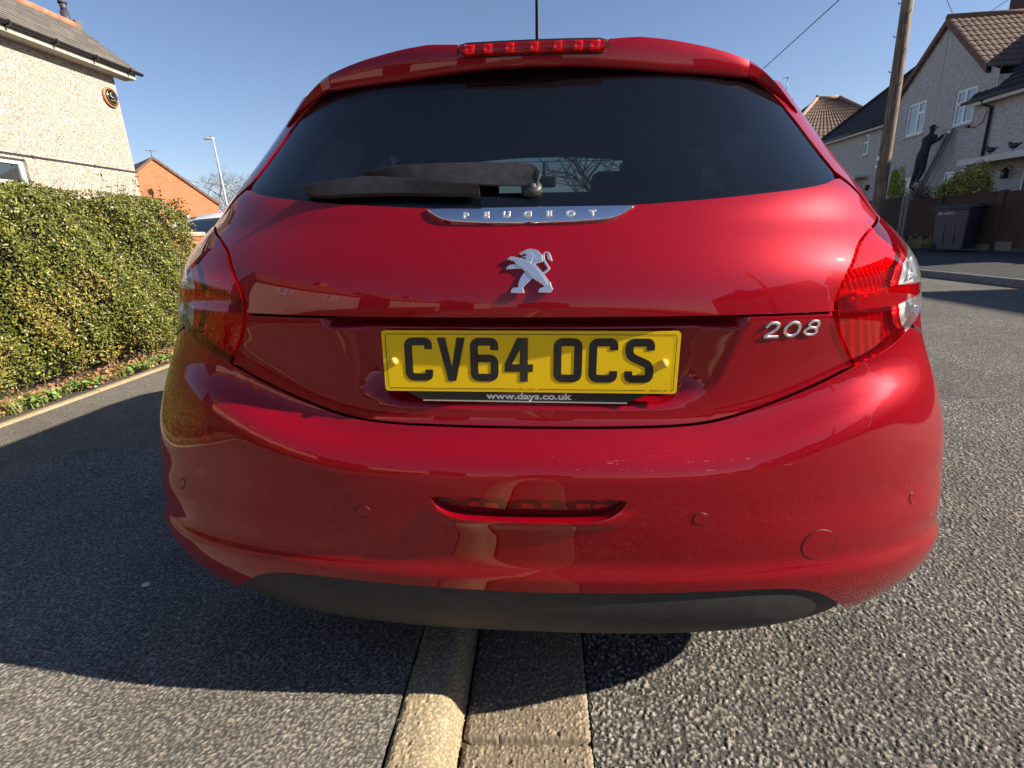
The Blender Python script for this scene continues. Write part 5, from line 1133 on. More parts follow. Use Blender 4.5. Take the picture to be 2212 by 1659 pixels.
mb = MB(); gp = [(-9.215+.055+.055*math.cos(a), 4.955+.055*math.sin(a)) for a in np.linspace(math.pi, 2*math.pi, 9)]; gp2 = [(-9.215+.055+.049*math.cos(a), 4.955+.049*math.sin(a)) for a in np.linspace(2*math.pi, math.pi, 9)]
pr_ = gp+gp2; n = len(pr_); mb.add([L(x, 5.7, z) for x, z in pr_]+[L(x, 12.93, z) for x, z in pr_], [(i, (i+1) % n, n+(i+1) % n, n+i) for i in range(n)], 0, True)
mb.add([L(x, 12.93, z) for x, z in gp], [tuple(range(9))])
for y in np.arange(6.1, 12.9, .92): mb.box(L(-9.22, y, 4.885), L(-9.095, y+.035, 4.975))
mb.build('gutter', black_gut, hA)
mb = MB(); mb.box(L(-9.5, 6.0, 2.800), L(-9.482, 12.49, 2.832)); 
for y in np.arange(7.1, 12.4, 1.4): mb.box(L(-9.5, y, 2.79), L(-9.476, y+.03, 2.842))
mb.box(L(-9.52, 12.47, 2.80), L(-9.48, 12.50, 2.832)); mb.box(L(-9.56, 12.47, 2.52), L(-9.52, 12.49, 2.56)); mb.build('wall_cable', mat('black_cable', (.03, .028, .035), .5), hA)
def facing_x(x, y, z): return Matrix.Translation(L(x, y, z)) @ Matrix(((0, 0, 1, 0), (1, 0, 0, 0), (0, 1, 0, 0), (0, 0, 0, 1)))
window('window', hA, facing_x(-9.60, 8.10, 1.38), 1.66, 1.37, [(0, .5, 0, .70), (.5, 1, 0, .70), (0, .5, .70, 1), (.5, 1, .70, 1)])
window('window', hA, facing_x(-9.60, 8.10, 4.05), 1.20, .83, [(0, .5, 0, 1), (.5, 1, 0, 1)])
# round plaque on its wall
pq = empty('wall_plaque', (-9.48, 12.21, 4.335), 0, 'round black plaque with pale crescent on terracotta ring, high on the cream wall', 'plaque')
Mq = Matrix.Rotation(R(90), 4, 'Y')
g = MB(); g.lathe([(.205, 0), (.205, .02), (.19, .035), (.165, .035)], 36, 0, Mq); g.build('ring', ridge_m, pq)
g = MB(); g.lathe([(.17, .03), (.168, .045), (.0001, .05)], 36, 0, Mq); fc = g.build('disc', gloss_black, pq)
g = MB(); gold = mat('gold_paint', (.62, .50, .22), .35, metal=.6)
g.tube([(.052, .145*math.cos(a), .145*math.sin(a)) for a in np.linspace(0, 2*math.pi, 37)], .004, 5)
cres = [(.07*math.cos(a), .07*math.sin(a)) for a in np.linspace(R(50), R(310), 16)]+[(.022+.055*math.cos(a), .01+.055*math.sin(a)) for a in np.linspace(R(290), R(70), 14)]
V, F = tri(cres); g.add([(.053, a*.8+.0, b*.8+.04) for a, b in V], [tuple(int(i) for i in f) for f in F]); 
for i in range(5): g.box((.051, -.06+.026*i, -.075), (.054, -.045+.026*i, -.058))
g.build('gilding', gold, fc)

# --- brick gable house far left, turned to the sun
brick = mat('orange_brick', (.50, .17, .07), .9, spec=.2); t = NT(brick); v = t.coord(); sp = t.n('SeparateXYZ'); t.l(v, sp.inputs[0]); cb = t.n('CombineXYZ'); t.l(sp.outputs[1], cb.inputs[0]); t.l(sp.outputs[2], cb.inputs[1])
br = t.n('TexBrick'); br.inputs['Scale'].default_value = 1; br.inputs['Brick Width'].default_value = .225; br.inputs['Row Height'].default_value = .075; br.inputs['Mortar Size'].default_value = .008
br.inputs['Color1'].default_value = (.50, .15, .05, 1); br.inputs['Color2'].default_value = (.38, .10, .038, 1); br.inputs['Mortar'].default_value = (.42, .30, .2, 1); t.l(cb.outputs[0], br.inputs['Vector']); t.col(br.outputs['Color']); t.bump(br.outputs['Fac'], -.3, .01)
hB = empty('brick_house', (-26, 36, 0), R(-38), 'orange brick house with plain gable end beyond the left hedge', 'house')
# local: x towards the viewer's right along the normal, y along the gable
mb = MB(); hw = 3.55; ez = 4.25; az = 7.05
mb.add([(0, -hw, 0), (0, hw, 0), (0, hw, ez), (0, 0, az), (0, -hw, ez)], [(0, 1, 2, 3, 4)]); mb.add([(0, hw, 0), (-9, hw, 0), (-9, hw, ez), (0, hw, ez)], [(0, 1, 2, 3)]); mb.add([(0, -hw, 0), (0, -hw, ez), (-9, -hw, ez), (-9, -hw, 0)], [(0, 1, 2, 3)]); mb.add([(-9, -hw, 0), (-9, -hw, ez), (-9, 0, az), (-9, hw, ez), (-9, hw, 0)], [(0, 1, 2, 3, 4)])
mb.build('wall', brick, hB)
mb = MB(); rooftiles(mb, (-9.2, -hw-.25, ez-.15), (.12, -hw-.25, ez-.15), (.12, 0, az+.08), (-9.2, 0, az+.08), 14, 20); rooftiles(mb, (.12, hw+.25, ez-.15), (-9.2, hw+.25, ez-.15), (-9.2, 0, az+.08), (.12, 0, az+.08), 14, 20)
mb.build('roof', slate, hB)
mb = MB(); mb.add([(.13, -hw-.25, ez-.15), (.13, 0, az+.09), (.13, hw+.25, ez-.15), (.13, hw+.25, ez-.30), (.13, 0, az-.08), (.13, -hw-.25, ez-.30)], [(0, 1, 4, 5), (1, 2, 3, 4)]); mb.build('verge', ridge_b, hB)
mb = MB(); mb.tube([(-.1, 0, az), (-.1, 0, az+.5)], .02, 6); mb.tube([(-.1, -.3, az+.45), (-.1, .3, az+.45)], .015, 5); mb.build('aerial', black_gut, hB)

# --- street lamp, far left
lamp_m = mat('galvanised_steel', (.55, .57, .58), .4, metal=.4)
slp = empty('street_lamp', (-20.75, 35, 0), 0, 'tall thin grey street lamp standing against the sky on the left', 'street lamp'); slp.rotation_euler = (R(0), R(-1.6), 0)
g = MB(); g.tube([(0, 0, 0), (0, 0, 1.3), (0, 0, 1.32), (0, 0, 7.75)], [.09, .09, .07, .05], 12); g.build('pole', lamp_m, slp)
g = MB(); g.tube([(0, 0, 7.75), (-.05, -.02, 7.82), (-.45, -.1, 7.80)], [.06, .07, .03], 10); g.cbox((-.55, -.16, 7.765), (.06, .12, 7.86), .03); g.build('lamp_head', upvc, slp)
g = MB(); g.tube([(-.12, 0, 7.86), (-.12, 0, 7.97)], .045, 10); g.build('photocell', black_gut, slp)
# --- bare trees on the left skyline
for i, (x, y, h, sd, lb) in enumerate(((-27.8, 46, 10.2, 3, 'bare winter tree standing right behind the brick gable'), (-31, 55, 11.5, 5, 'tall bare tree half hidden by the brick house roof'), (-27.2, 52, 11.0, 8, 'bare rounded tree behind the street lamp'), (-23.6, 50, 10.6, 12, 'twiggy bare tree nearest the red car, right of the street lamp'))):
    bare_tree('bare_tree', (x, y, 0), h, lb, 'bare trees on the left skyline', sd, 6, .75, bark)
for i, (x, y, h, sd, lb) in enumerate(((3.2, 30, 10, 21, 'bare tree seen through the rear window of the red car'),)):
    bare_tree('bare_tree', (x, y, 0), h, lb, None, sd, 6, .8, bark_d)

# ================================================================== right side of the road
HX = 16.0
def facing_mx(x, y, z): return Matrix.Translation((x, y, z)) @ Matrix(((0, 0, -1, 0), (-1, 0, 0, 0), (0, 1, 0, 0), (0, 0, 0, 1)))
def rect(a, b, c, d): return [(a, c), (b, c), (b, d), (a, d)]
door_dark = mat('dark_door', (.02, .022, .025), .3, coat=.3)
def hous(name, label, loc=(0, 0, 0), rz=0, group=None): return empty(name, loc, rz, label, 'house', group)
# --- gabled grey house
hG = hous('gabled_house', 'grey pebbledash house with a steep brown tiled gable and two upstairs windows, person on ladder', (HX, 24, .1))
O = Vector((HX, 24, .1))
def g_(x, y, z): return Vector((x, y, z))-O
mb = MB()
# u runs towards smaller y so that the wall faces the road
def U(y): return 24-y
holes = [rect(U(25.72), U(24.6), 4.32, 5.60), rect(U(22.98), U(21.98), 4.25, 5.50), rect(U(22.95), U(21.9), 1.35, 2.62), rect(U(26.0), U(24.75), 1.35, 2.62)]
wallp(mb, [(U(26.45), .05), (U(21.1), .05), (U(21.1), 5.75), (U(21.62), 6.02), (U(23.95), 8.14), (U(26.45), 5.92)], holes, g_(HX, 24, 0), (0, -1, 0), (0, 0, 1), reveal=.10)
mb.add([g_(HX, 21.1, .05), g_(23, 21.1, .05), g_(23, 21.1, 5.6), g_(HX, 21.1, 5.6)], [(0, 1, 2, 3)]); mb.add([g_(HX, 26.45, .05), g_(HX, 26.45, 5.9), g_(23, 26.45, 5.9), g_(23, 26.45, .05)], [(0, 1, 2, 3)])
mb.add([g_(23, 21.1, .05), g_(23, 26.45, .05), g_(23, 26.45, 5.7), g_(23, 21.1, 5.7)], [(0, 1, 2, 3)])
mb.build('wall', grey_dash, hG)
mb = MB(); rooftiles(mb, g_(15.86, 21.50, 5.92), g_(21.5, 21.50, 5.92), g_(21.5, 23.95, 8.25), g_(15.86, 23.95, 8.25), 10, 24, 0, .03, .03)
rooftiles(mb, g_(21.5, 26.6, 5.92), g_(15.86, 26.6, 5.92), g_(15.86, 23.95, 8.25), g_(21.5, 23.95, 8.25), 10, 24, 0, .03, .03); rg = mb.build('roof', pantile, hG)
mb = MB(); mb.tube([g_(15.84, 23.95, 8.30), g_(21.5, 23.95, 8.30)], .11, 8)
for (ya, za, yb, zb) in ((21.5, 5.90, 23.95, 8.24), (26.6, 5.90, 23.95, 8.24)):
    mb.add([g_(15.83, ya, za-.16), g_(15.83, yb, zb-.20), g_(15.83, yb, zb+.06), g_(15.83, ya, za+.06), g_(16.0, ya, za-.16), g_(16.0, yb, zb-.20), g_(16, yb, zb+.06), g_(16, ya, za+.06)], [(0, 1, 2, 3), (4, 5, 6, 7), (0, 1, 5, 4)])
mb.build('verge_and_ridge', ridge_b, rg)
lay_l = [(0, .58, 0, 1), (.58, 1, 0, .66), (.58, 1, .66, 1)]; lay_r = [(0, .46, 0, .62), (0, .46, .62, 1), (.46, 1, 0, 1)]
def wm(y, z): return Matrix.Translation(-O) @ facing_mx(HX+.07, y, z)
window('window', hG, wm(25.72, 4.32), 1.12, 1.28, lay_l, net_m); window('window', hG, wm(22.98, 4.25), 1.0, 1.25, lay_r, net_m)
window('window', hG, wm(22.95, 1.35), 1.05, 1.27, lay_r, net_m); window('window', hG, wm(26.0, 1.35), 1.25, 1.27, lay_l, net_m)
mb = MB(); mb.tube([g_(HX-.012, 23.95, 7.9), g_(HX-.012, 23.98, 5), g_(HX-.012, 24.04, .4)], .014, 5); mb.tube([g_(HX-.012, 21.25, 5.7), g_(HX-.012, 21.25, 2.2)], .012, 5); mb.build('white_cable', fascia_w, hG)
mb = MB(); mb.tube([g_(HX-.03, 22.1, 4.12), g_(HX-.05, 21.7, 4.0), g_(HX-.03, 21.4, 4.15), g_(HX-.02, 21.3, 4.5)], .012, 5); mb.box(g_(HX-.08, 22.0, 4.06), g_(HX, 22.12, 4.14)); mb.build('black_cable', black_gut, hG)
# --- low left wing with hipped dark roof
hL = hous('hipped_wing', 'low grey wing with dark hipped roof and one small window, left of the gable', (HX, 29, .1)); O2 = Vector((HX, 29, .1))
def l_(x, y, z): return Vector((x, y, z))-O2
mb = MB(); V2 = lambda y: 29-y
wallp(mb, [(V2(32.6), .05), (V2(26.47), .05), (V2(26.47), 5.10), (V2(32.6), 5.10)], [rect(V2(28.75), V2(28.33), 4.0, 4.92), rect(V2(29.1), V2(28.2), .05, 2.25)], l_(HX, 29, 0), (0, -1, 0), (0, 0, 1), reveal=.1)
mb.add([l_(HX, 32.6, .05), l_(HX, 32.6, 5.1), l_(23, 32.6, 5.1), l_(23, 32.6, .05)], [(0, 1, 2, 3)]); mb.add([l_(23, 26.47, .05), l_(23, 32.6, .05), l_(23, 32.6, 5.1), l_(23, 26.47, 5.1)], [(0, 1, 2, 3)])
mb.build('wall', grey_dash, hL)
mb = MB(); rooftiles(mb, l_(15.7, 32.85, 5.12), l_(15.7, 26.55, 5.12), l_(19.5, 26.55, 8.40), l_(19.5, 30.7, 8.40), 16, 20, 0, .025); rooftiles(mb, l_(23.3, 32.85, 5.12), l_(15.7, 32.85, 5.12), l_(19.5, 30.7, 8.40), l_(19.5, 30.7, 8.40), 16, 20, 0, .025)
rooftiles(mb, l_(23.3, 26.55, 5.12), l_(23.3, 32.85, 5.12), l_(19.5, 30.7, 8.40), l_(19.5, 26.55, 8.40), 16, 20, 0, .025); rl_ = mb.build('roof', dark_tile, hL)
mb = MB(); mb.tube([l_(15.7, 32.85, 5.18), l_(19.5, 30.7, 8.46), l_(19.5, 26.5, 8.46)], .09, 8); mb.build('ridge_tiles', dark_tile, rl_)
mb = MB(); mb.box(l_(15.70, 26.6, 4.98), l_(15.73, 32.8, 5.13)); mb.box(l_(15.73, 26.6, 5.04), l_(16.0, 32.8, 5.07)); mb.build('fascia', fascia_w, hL)
mb = MB(); mb.tube([l_(15.64, 26.7, 5.12), l_(15.64, 32.9, 5.12)], .05, 8); mb.build('gutter', black_gut, hL)
window('window', hL, Matrix.Translation(-O2) @ facing_mx(HX+.07, 28.75, 4.0), .42, .92, [(0, 1, 0, .62), (0, 1, .62, 1)], pane_m, .04)
mb = MB(); mb.box(l_(15.35, 27.95, 2.93), l_(16.0, 29.4, 3.02)); mb.box(l_(15.40, 28.0, 2.86), l_(15.45, 29.35, 2.93)); mb.build('door_canopy', fascia_w, hL)
mb = MB(); mb.box(l_(HX+.05, 28.2, .05), l_(HX+.09, 29.1, 2.25)); mb.build('door', door_dark, hL)
mb = MB(); mb.tube([l_(HX-.05, 27.85, 2.3), l_(HX-.05, 27.85, 2.55)], .09, 10); mb.build('wall_lamp', black_gut, hL)
# --- right wing with door canopy
hR = hous('canopied_house', 'grey pebbledash house with dark roof, black downpipe and white door canopy, at the right edge', (HX, 17, .1)); O3 = Vector((HX, 17, .1))
def r3(x, y, z): return Vector((x, y, z))-O3
mb = MB(); V3 = lambda y: 17-y
wallp(mb, [(V3(21.08), .05), (V3(9.6), .05), (V3(9.6), 4.85), (V3(21.08), 4.85)], [rect(V3(19.35), V3(18.1), .06, 2.5), rect(V3(16.6), V3(15.2), 1.1, 2.5), rect(V3(16.4), V3(15.3), 3.5, 4.6), rect(V3(12.6), V3(11.2), 1.1, 2.5)], r3(HX, 17, 0), (0, -1, 0), (0, 0, 1), reveal=.12)
mb.add([r3(HX, 9.6, .05), r3(23, 9.6, .05), r3(23, 9.6, 4.85), r3(19.7, 9.6, 8.2), r3(HX, 9.6, 4.85)], [(0, 1, 2, 3, 4)]); mb.add([r3(23, 9.6, .05), r3(23, 21.08, .05), r3(23, 21.08, 4.85), r3(23, 9.6, 4.85)], [(0, 1, 2, 3)])
mb.build('wall', grey_dash, hR)
mb = MB(); rooftiles(mb, r3(15.62, 21.9, 4.86), r3(15.62, 9.3, 4.86), r3(19.7, 9.3, 8.25), r3(19.7, 23.4, 8.25), 16, 40, 0, .025, .02); rooftiles(mb, r3(23.6, 9.3, 4.86), r3(23.6, 21.9, 4.86), r3(19.7, 23.4, 8.25), r3(19.7, 9.3, 8.25), 16, 40, 0, .025)
rr3 = mb.build('roof', dark_tile, hR)
mb = MB(); mb.box(r3(19.4, 24.95, 7.9), r3(20.2, 25.75, 10.3)); mb.box(r3(19.35, 24.9, 10.1), r3(20.25, 25.8, 10.22)); mb.build('chimney', tilemat('old_brick', (.16, .08, .06), (.10, .06, .05), (.05, .04, .04), .22, .075), rr3)
mb = MB(); mb.box(r3(15.62, 9.4, 4.70), r3(15.65, 21.85, 4.86)); mb.box(r3(15.65, 9.4, 4.76), r3(16.0, 21.85, 4.79)); mb.build('fascia', fascia_w, hR)
mb = MB(); mb.tube([r3(15.56, 9.3, 4.86), r3(15.56, 22.0, 4.86)], .055, 8); mb.tube([r3(15.60, 21.15, 4.80), r3(15.70, 21.12, 4.66), r3(15.93, 21.06, 4.55), r3(15.93, 21.06, .1)], .045, 10); mb.build('downpipe', black_gut, hR)
mb = MB(); mb.box(r3(15.05, 16.4, 2.74), r3(HX, 20.95, 2.80)); mb.box(r3(15.02, 16.4, 2.64), r3(15.06, 20.97, 2.84)); mb.box(r3(15.1, 20.6, 2.50), r3(HX, 20.68, 2.74)); mb.tube([r3(15.15, 20.64, 2.72), r3(15.5, 20.64, 2.62), r3(15.97, 20.64, 2.3)], .03, 6); mb.build('door_canopy', fascia_w, hR)
mb = MB(); mb.box(r3(HX+.06, 18.1, .06), r3(HX+.10, 18.6, 2.5)); mb.box(r3(HX+.06, 18.66, .06), r3(HX+.10, 19.3, 2.5)); dr = mb.build('door', door_dark, hR)
mb = MB()
for y in (18.08, 18.6, 19.29): mb.box(r3(HX+.02, y, .06), r3(HX+.12, y+.07, 2.5))
mb.box(r3(HX+.02, 18.1, 2.43), r3(HX+.12, 19.3, 2.5)); mb.build('door_frame', upvc, dr)
mb = MB(); mb.tube([r3(HX, 19.75, 2.42), r3(15.86, 19.75, 2.50), r3(15.78, 19.75, 2.42)], .012, 6); mb.cbox(r3(15.70, 19.68, 2.08), r3(15.86, 19.84, 2.36), .02); mb.lathe([(.11, 0), (.0001, .09)], 8, 0, Matrix.Translation(r3(15.78, 19.76, 2.36))); mb.build('porch_lantern', black_gut, hR)
for y, z, w_, h_ in ((16.6, 1.1, 1.4, 1.4), (16.4, 3.5, 1.1, 1.1), (12.6, 1.1, 1.4, 1.4)): window('window', hR, Matrix.Translation(-O3) @ facing_mx(HX+.07, y, z), w_, h_, lay_r, net_m)
for y, lb in ((19.85, 'black bird ornament on the white door canopy, nearer its left end'), (18.95, 'black bird ornament on the white door canopy, nearest the picture edge')):
    b = empty('bird_ornament', (15.25, y, 2.94), R(90), lb, 'ornament', 'ornaments on the door canopy')
    g = MB(); bm = bmesh.new(); bmesh.ops.create_uvsphere(bm, u_segments=14, v_segments=10, radius=1, matrix=Matrix.Diagonal((.17, .09, .09, 1))); g.bm(bm, 0, Matrix.Translation((0, 0, .09)), True)
    g.tube([(.12, 0, .11), (.16, 0, .17), (.18, 0, .21)], [.06, .05, .045], 10); g.tube([(.2, 0, .20), (.27, 0, .19)], [.02, .004], 6); g.tube([(-.13, 0, .10), (-.30, 0, .13)], [.05, .012], 8); g.tube([(0, .03, .05), (0, .03, -.1)], .012, 5); g.tube([(0, -.03, .05), (0, -.03, -.1)], .012, 5)
    g.build('body', black_gut, b)
# --- more of the street: plain houses outside the frame that cast its shade and stand in the reflections
def plain_house(x0, x1, y0, y1, ez, rz_, wallm, roofm, label, wins, name='terraced_house', front=-1):
    h = hous(name, label, ((x0+x1)/2, (y0+y1)/2, .1)); o = Vector(((x0+x1)/2, (y0+y1)/2, .1)); q = lambda x, y, z: Vector((x, y, z))-o
    mb = MB(); xf = x0 if front < 0 else x1; xb = x1 if front < 0 else x0; xm = (x0+x1)/2
    if front < 0: wallp(mb, [(-y1, .05), (-y0, .05), (-y0, ez), (-y1, ez)], [rect(-a-w_, -a, z, z+h_) for a, z, w_, h_ in wins], q(xf, 0, 0), (0, -1, 0), (0, 0, 1))
    else: wallp(mb, [(y0, .05), (y1, .05), (y1, ez), (y0, ez)], [rect(a, a+w_, z, z+h_) for a, z, w_, h_ in wins], q(xf, 0, 0), (0, 1, 0), (0, 0, 1))
    mb.add([q(xb, y0, .05), q(xb, y1, .05), q(xb, y1, ez), q(xb, y0, ez)], [(0, 1, 2, 3)])
    for y in (y0, y1): mb.add([q(x0, y, .05), q(x1, y, .05), q(x1, y, ez), q(xm, y, rz_), q(x0, y, ez)], [(0, 1, 2, 3, 4)])
    mb.build('wall', wallm, h); mb = MB()
    rooftiles(mb, q(x0-.3, y0-.2, ez-.1), q(x0-.3, y1+.2, ez-.1), q(xm, y1+.2, rz_+.08), q(xm, y0-.2, rz_+.08), 14, 10, 0, .025); rooftiles(mb, q(x1+.3, y0-.2, ez-.1), q(x1+.3, y1+.2, ez-.1), q(xm, y1+.2, rz_+.08), q(xm, y0-.2, rz_+.08), 14, 10, 0, .025)
    rf = mb.build('roof', roofm, h); mb = MB(); mb.box(q(xm-.4, y0+1, rz_-.5), q(xm+.4, y0+1.9, rz_+1.1)); mb.build('chimney', brick, rf)
    for a, z, w_, h_ in wins:
        if front < 0: window('window', h, Matrix.Translation(-o) @ facing_mx(xf+.07, a+w_, z), w_, h_, lay_r, net_m)
        else: window('window', h, Matrix.Translation(-o) @ Matrix.Translation((xf-.07, a, z)) @ Matrix(((0, 0, 1, 0), (1, 0, 0, 0), (0, 1, 0, 0), (0, 0, 0, 1))), w_, h_, lay_r, net_m)
    return h
red_brown = noisy('red_brown_tile', (.17, .075, .045), (.26, .13, .08), 2, .9, .3, 20, .02)
W4 = lambda y: [(y+1, 1.1, 1.5, 1.3), (y+5, 1.1, 1.5, 1.3), (y+1.2, 3.5, 1.2, 1.1), (y+5.2, 3.5, 1.2, 1.1)]
plain_house(16, 23, -6.5, 5.6, 4.9, 8.3, grey_dash, dark_tile, 'grey house beside the road, to the right of the camera', W4(-5))
plain_house(16, 23, -24, -10, 4.9, 8.3, grey_dash, dark_tile, 'grey house further back on the right, behind the camera', W4(-22))
plain_house(-16, -9.5, -12, -2.5, 4.9, 7.9, cream_dash, red_brown, 'cream house with red brown roof, left behind the camera', W4(-11), 'cream_house', 1)
plain_house(-16, -9.5, -27, -16, 4.9, 7.9, cream_dash, red_brown, 'second cream house back along the left side', W4(-26), 'cream_house', 1)
plain_house(-14, -7.5, -46, -34, 4.9, 8.2, cream_dash, red_brown, 'cream house far back on the left where the road bends', W4(-44), 'cream_house', 1)
plain_house(-4, 4, -62, -52, 4.9, 8.2, cream_dash, red_brown, 'cream house closing the street far behind the camera', W4(-60), 'cream_house', 1)
# --- far house with a hipped pantile roof
hF = hous('distant_house', 'distant house whose brown pantiled hip roof rises between the red car and the dark roof', (23.5, 48, 0)); o = Vector((23.5, 48, 0))
q = lambda x, y, z: Vector((x, y, z))-o
mb = MB()
for a, b in (((18.9, 45), (28.5, 45)), ((28.5, 45), (28.5, 53)), ((28.5, 53), (18.9, 53)), ((18.9, 53), (18.9, 45))): mb.add([q(*a, 0), q(*b, 0), q(*b, 7.0), q(*a, 7.0)], [(0, 1, 2, 3)])
mb.build('wall', grey_dash, hF)
mb = MB(); A, B_, Cq, D = q(18.6, 44.7, 6.95), q(28.8, 44.7, 6.95), q(28.8, 53.3, 6.95), q(18.6, 53.3, 6.95); E1, E2 = q(22.9, 48.6, 10.55), q(24.6, 48.6, 10.55)
rooftiles(mb, A, B_, E2, E1, 12, 26, 0, .04, .05); rooftiles(mb, D, A, E1, E1, 12, 22, 0, .04, .05); rooftiles(mb, B_, Cq, E2, E2, 12, 22, 0, .04, .05); rooftiles(mb, Cq, D, E1, E2, 12, 22, 0, .04, .05); rf = mb.build('roof', pantile, hF)
mb = MB(); 
for a, b in ((A, E1), (B_, E2), (E1, E2)): mb.tube([a+Vector((0, 0, .08)), b+Vector((0, 0, .1))], .14, 8)
mb.tube([E1+Vector((0, 0, .1)), E1+Vector((0, 0, .32))], .13, 8); mb.build('ridge_tiles', noisy('pale_ridge', (.22, .13, .10), (.33, .22, .17), 5, .9), rf)
mb = MB(); mb.box(q(18.3, 44.8, 6.0), q(19.2, 45.6, 9.9)); mb.box(q(18.2, 44.7, 9.75), q(19.3, 45.7, 9.95)); mb.build('chimney', ridge_b, hF)
mb = MB(); mb.tube([q(18.6, 45.2, 9.9), q(18.6, 45.2, 10.5)], .13, 8); mb.tube([q(18.95, 45.2, 9.9), q(18.95, 45.2, 11.6)], .025, 5); mb.tube([q(18.6, 45.2, 11.5), q(19.3, 45.2, 11.5)], .02, 5); mb.build('chimney_pot', black_gut, hF)
plain_house(5, 16, 70, 78, 4.9, 8, grey_dash, dark_tile, 'plain house far up the road, hidden behind the red car', [(71, 1.1, 1.4, 1.3)])

# --- utility pole, its fittings and wires
wood = noisy('weathered_pole_wood', (.075, .05, .033), (.17, .115, .075), 6, .9, .5, 40, .01)
t = NT(wood); v = t.coord(scale=(6, 6, .5)); c0 = t.b.inputs['Base Color'].links[0].from_socket; t.col(t.mix(t.ramp(t.noise(v, 4, 5), [(.42, 0), (.62, 1)]), c0, (.24, .18, .13)))
up = empty('utility_pole', (9.5, 15.95, .1), 0, 'weathered wooden telegraph pole with step irons on the far pavement', 'pole')
g = MB(); g.tube([(0, 0, -.1), (0, 0, 1.5), (.01, 0, 4), (0, 0, 8.15)], [.165, .155, .145, .125], 18); g.build('pole', wood, up)
for (y, z, s) in ((-.12, 5.85, 1), (.14, 5.44, -1), (-.13, 5.0, 1), (.15, 4.62, -1), (-.12, 6.7, 1), (.14, 6.2, -1), (-.13, 4.2, 1), (.14, 7.1, -1)):
    g = MB(); d = -1 if s > 0 else 1; g.tube([(-.04, d*.10, z), (-.05, d*.26, z+.02), (-.05, d*.30, z+.07)], .011, 6)
    if s > 0 and z < 6: g.box((-.06, d*.14-.02, z-.2), (-.02, d*.14+.02, z-.02))
    g.build('step_iron', black_gut, up)
g = MB(); g.tube([(-.17, .03, 2.25), (-.185, .03, 2.25)], .06, 12); g.box((-.18, -.03, 2.42), (-.15, .06, 2.52)); g.build('pole_tag', upvc, up)
up2 = empty('utility_pole', (9.5, -8, .1), 0, 'wooden telegraph pole on the right, behind the camera', 'pole'); g = MB(); g.tube([(0, 0, -.1), (0, 0, 8.15)], [.165, .125], 14); g.build('pole', wood, up2)
wire_m = mat('overhead_wire', (.05, .05, .055), .6)
def wire(a, b, sag, label, r=.011):
    a, b = Vector(a), Vector(b); g = MB(); g.tube([a.lerp(b, t)+Vector((0, 0, -sag*4*t*(1-t))) for t in np.linspace(0, 1, 24)], r, 5); tag(g.build('overhead_wire', wire_m), label, 'wire', 'overhead wires')
wire((9.5, 15.95, 7.85), (9, 70, 4.75), .25, 'thin wire running down from the telegraph pole behind the right shoulder of the red car', .016)
wire((9.5, 15.95, 8.1), (16, 23.95, 8.42), .08, 'thin wire from the telegraph pole to the peak of the grey gable')
wire((9.5, -8, 8.1), (18, 25.2, 8.59), .0, 'thin wire reaching the ridge near the chimney from the upper right')
wire((9.5, -8, 7.9), (9.5, 15.95, 7.9), .35, 'thin wire along the right pavement between the two telegraph poles')
wire((9.5, -8, 8.0), (-9.5, -6, 5.0), .3, 'thin wire crossing the road behind the camera')
wire((9.5, -8, 7.8), (-9.5, -20, 5.0), .3, 'second thin wire crossing the road behind the camera')

# --- fence
fence_m = noisy('dark_stained_fence', (.040, .022, .016), (.07, .04, .028), 6, .85); t = NT(fence_m); v = t.coord(scale=(1, 7, .6)); t.bump(t.noise(v, 5, 3), .6, .02)
post_c = noisy('concrete_post', (.13, .115, .095), (.22, .20, .165), 12, .9, .4, 80, .005)
fn = empty('wooden_fence', (10.9, 15, .1), 0, 'dark stained close boarded fence with concrete posts, behind the wheelie bin', 'fence')
def panel_f(y0, y1, z0, z1, name='board_panel'):
    g = MB(); y = y0
    while y < y1-.01: g.add([(-.02, y-15, z0), (-.035, y+.10-15, z0), (-.035, y+.10-15, z1), (-.02, y-15, z1), (.0, y-15, z0), (0, y-15, z1)], [(0, 1, 2, 3), (4, 0, 3, 5)][:2], 0); y += .10
    g.box((.0, y0-15, z0), (.02, y1-15, z1)); g.box((-.055, y0-15, z1), (.03, y1-15, z1+.03)); g.build(name, fence_m, fn)
for y0, y1 in ((17.10, 18.95), (19.10, 20.95), (21.1, 22.9), (23.1, 24.9), (25.1, 26.9)): panel_f(y0, y1, .06, 1.42)
panel_f(15.55, 16.72, .33, 1.32); panel_f(13.62, 15.35, .08, 1.35); 
for y0, y1 in ((11.65, 13.42), (9.7, 11.5), (7.75, 9.55), (5.8, 7.6), (-4, 5.6)): panel_f(y0, y1, .08, 1.33 if y0 > 10 else 1.3)
g = MB(); g.cbox((-.07, 16.93-15, 0), (.05, 17.05-15, 1.47), .015); g.build('post', post_c, fn); g = MB(); g.cbox((-.07, 16.76-15, 0), (.05, 16.88-15, 1.47), .015); g.build('post', post_c, fn)
for y in (15.45, 13.52, 11.57, 9.62, 7.68, 5.7): g = MB(); g.cbox((-.07, y-.07-15, 0), (.05, y+.07-15, 1.40), .01); g.build('post', fence_m if y > 13 else post_c, fn)
for y in (19.02, 21.0, 23.0, 25.0): g = MB(); g.cbox((-.07, y-.06-15, 0), (.05, y+.06-15, 1.47), .015); g.build('post', post_c, fn)
g = MB(); g.box((-.045, 13.0-15, .02), (-.01, 13.5-15, .22)); g.box((-.045, 13.6-15, .0), (-.01, 14.2-15, .16)); g.build('gravel_board', post_c, fn)
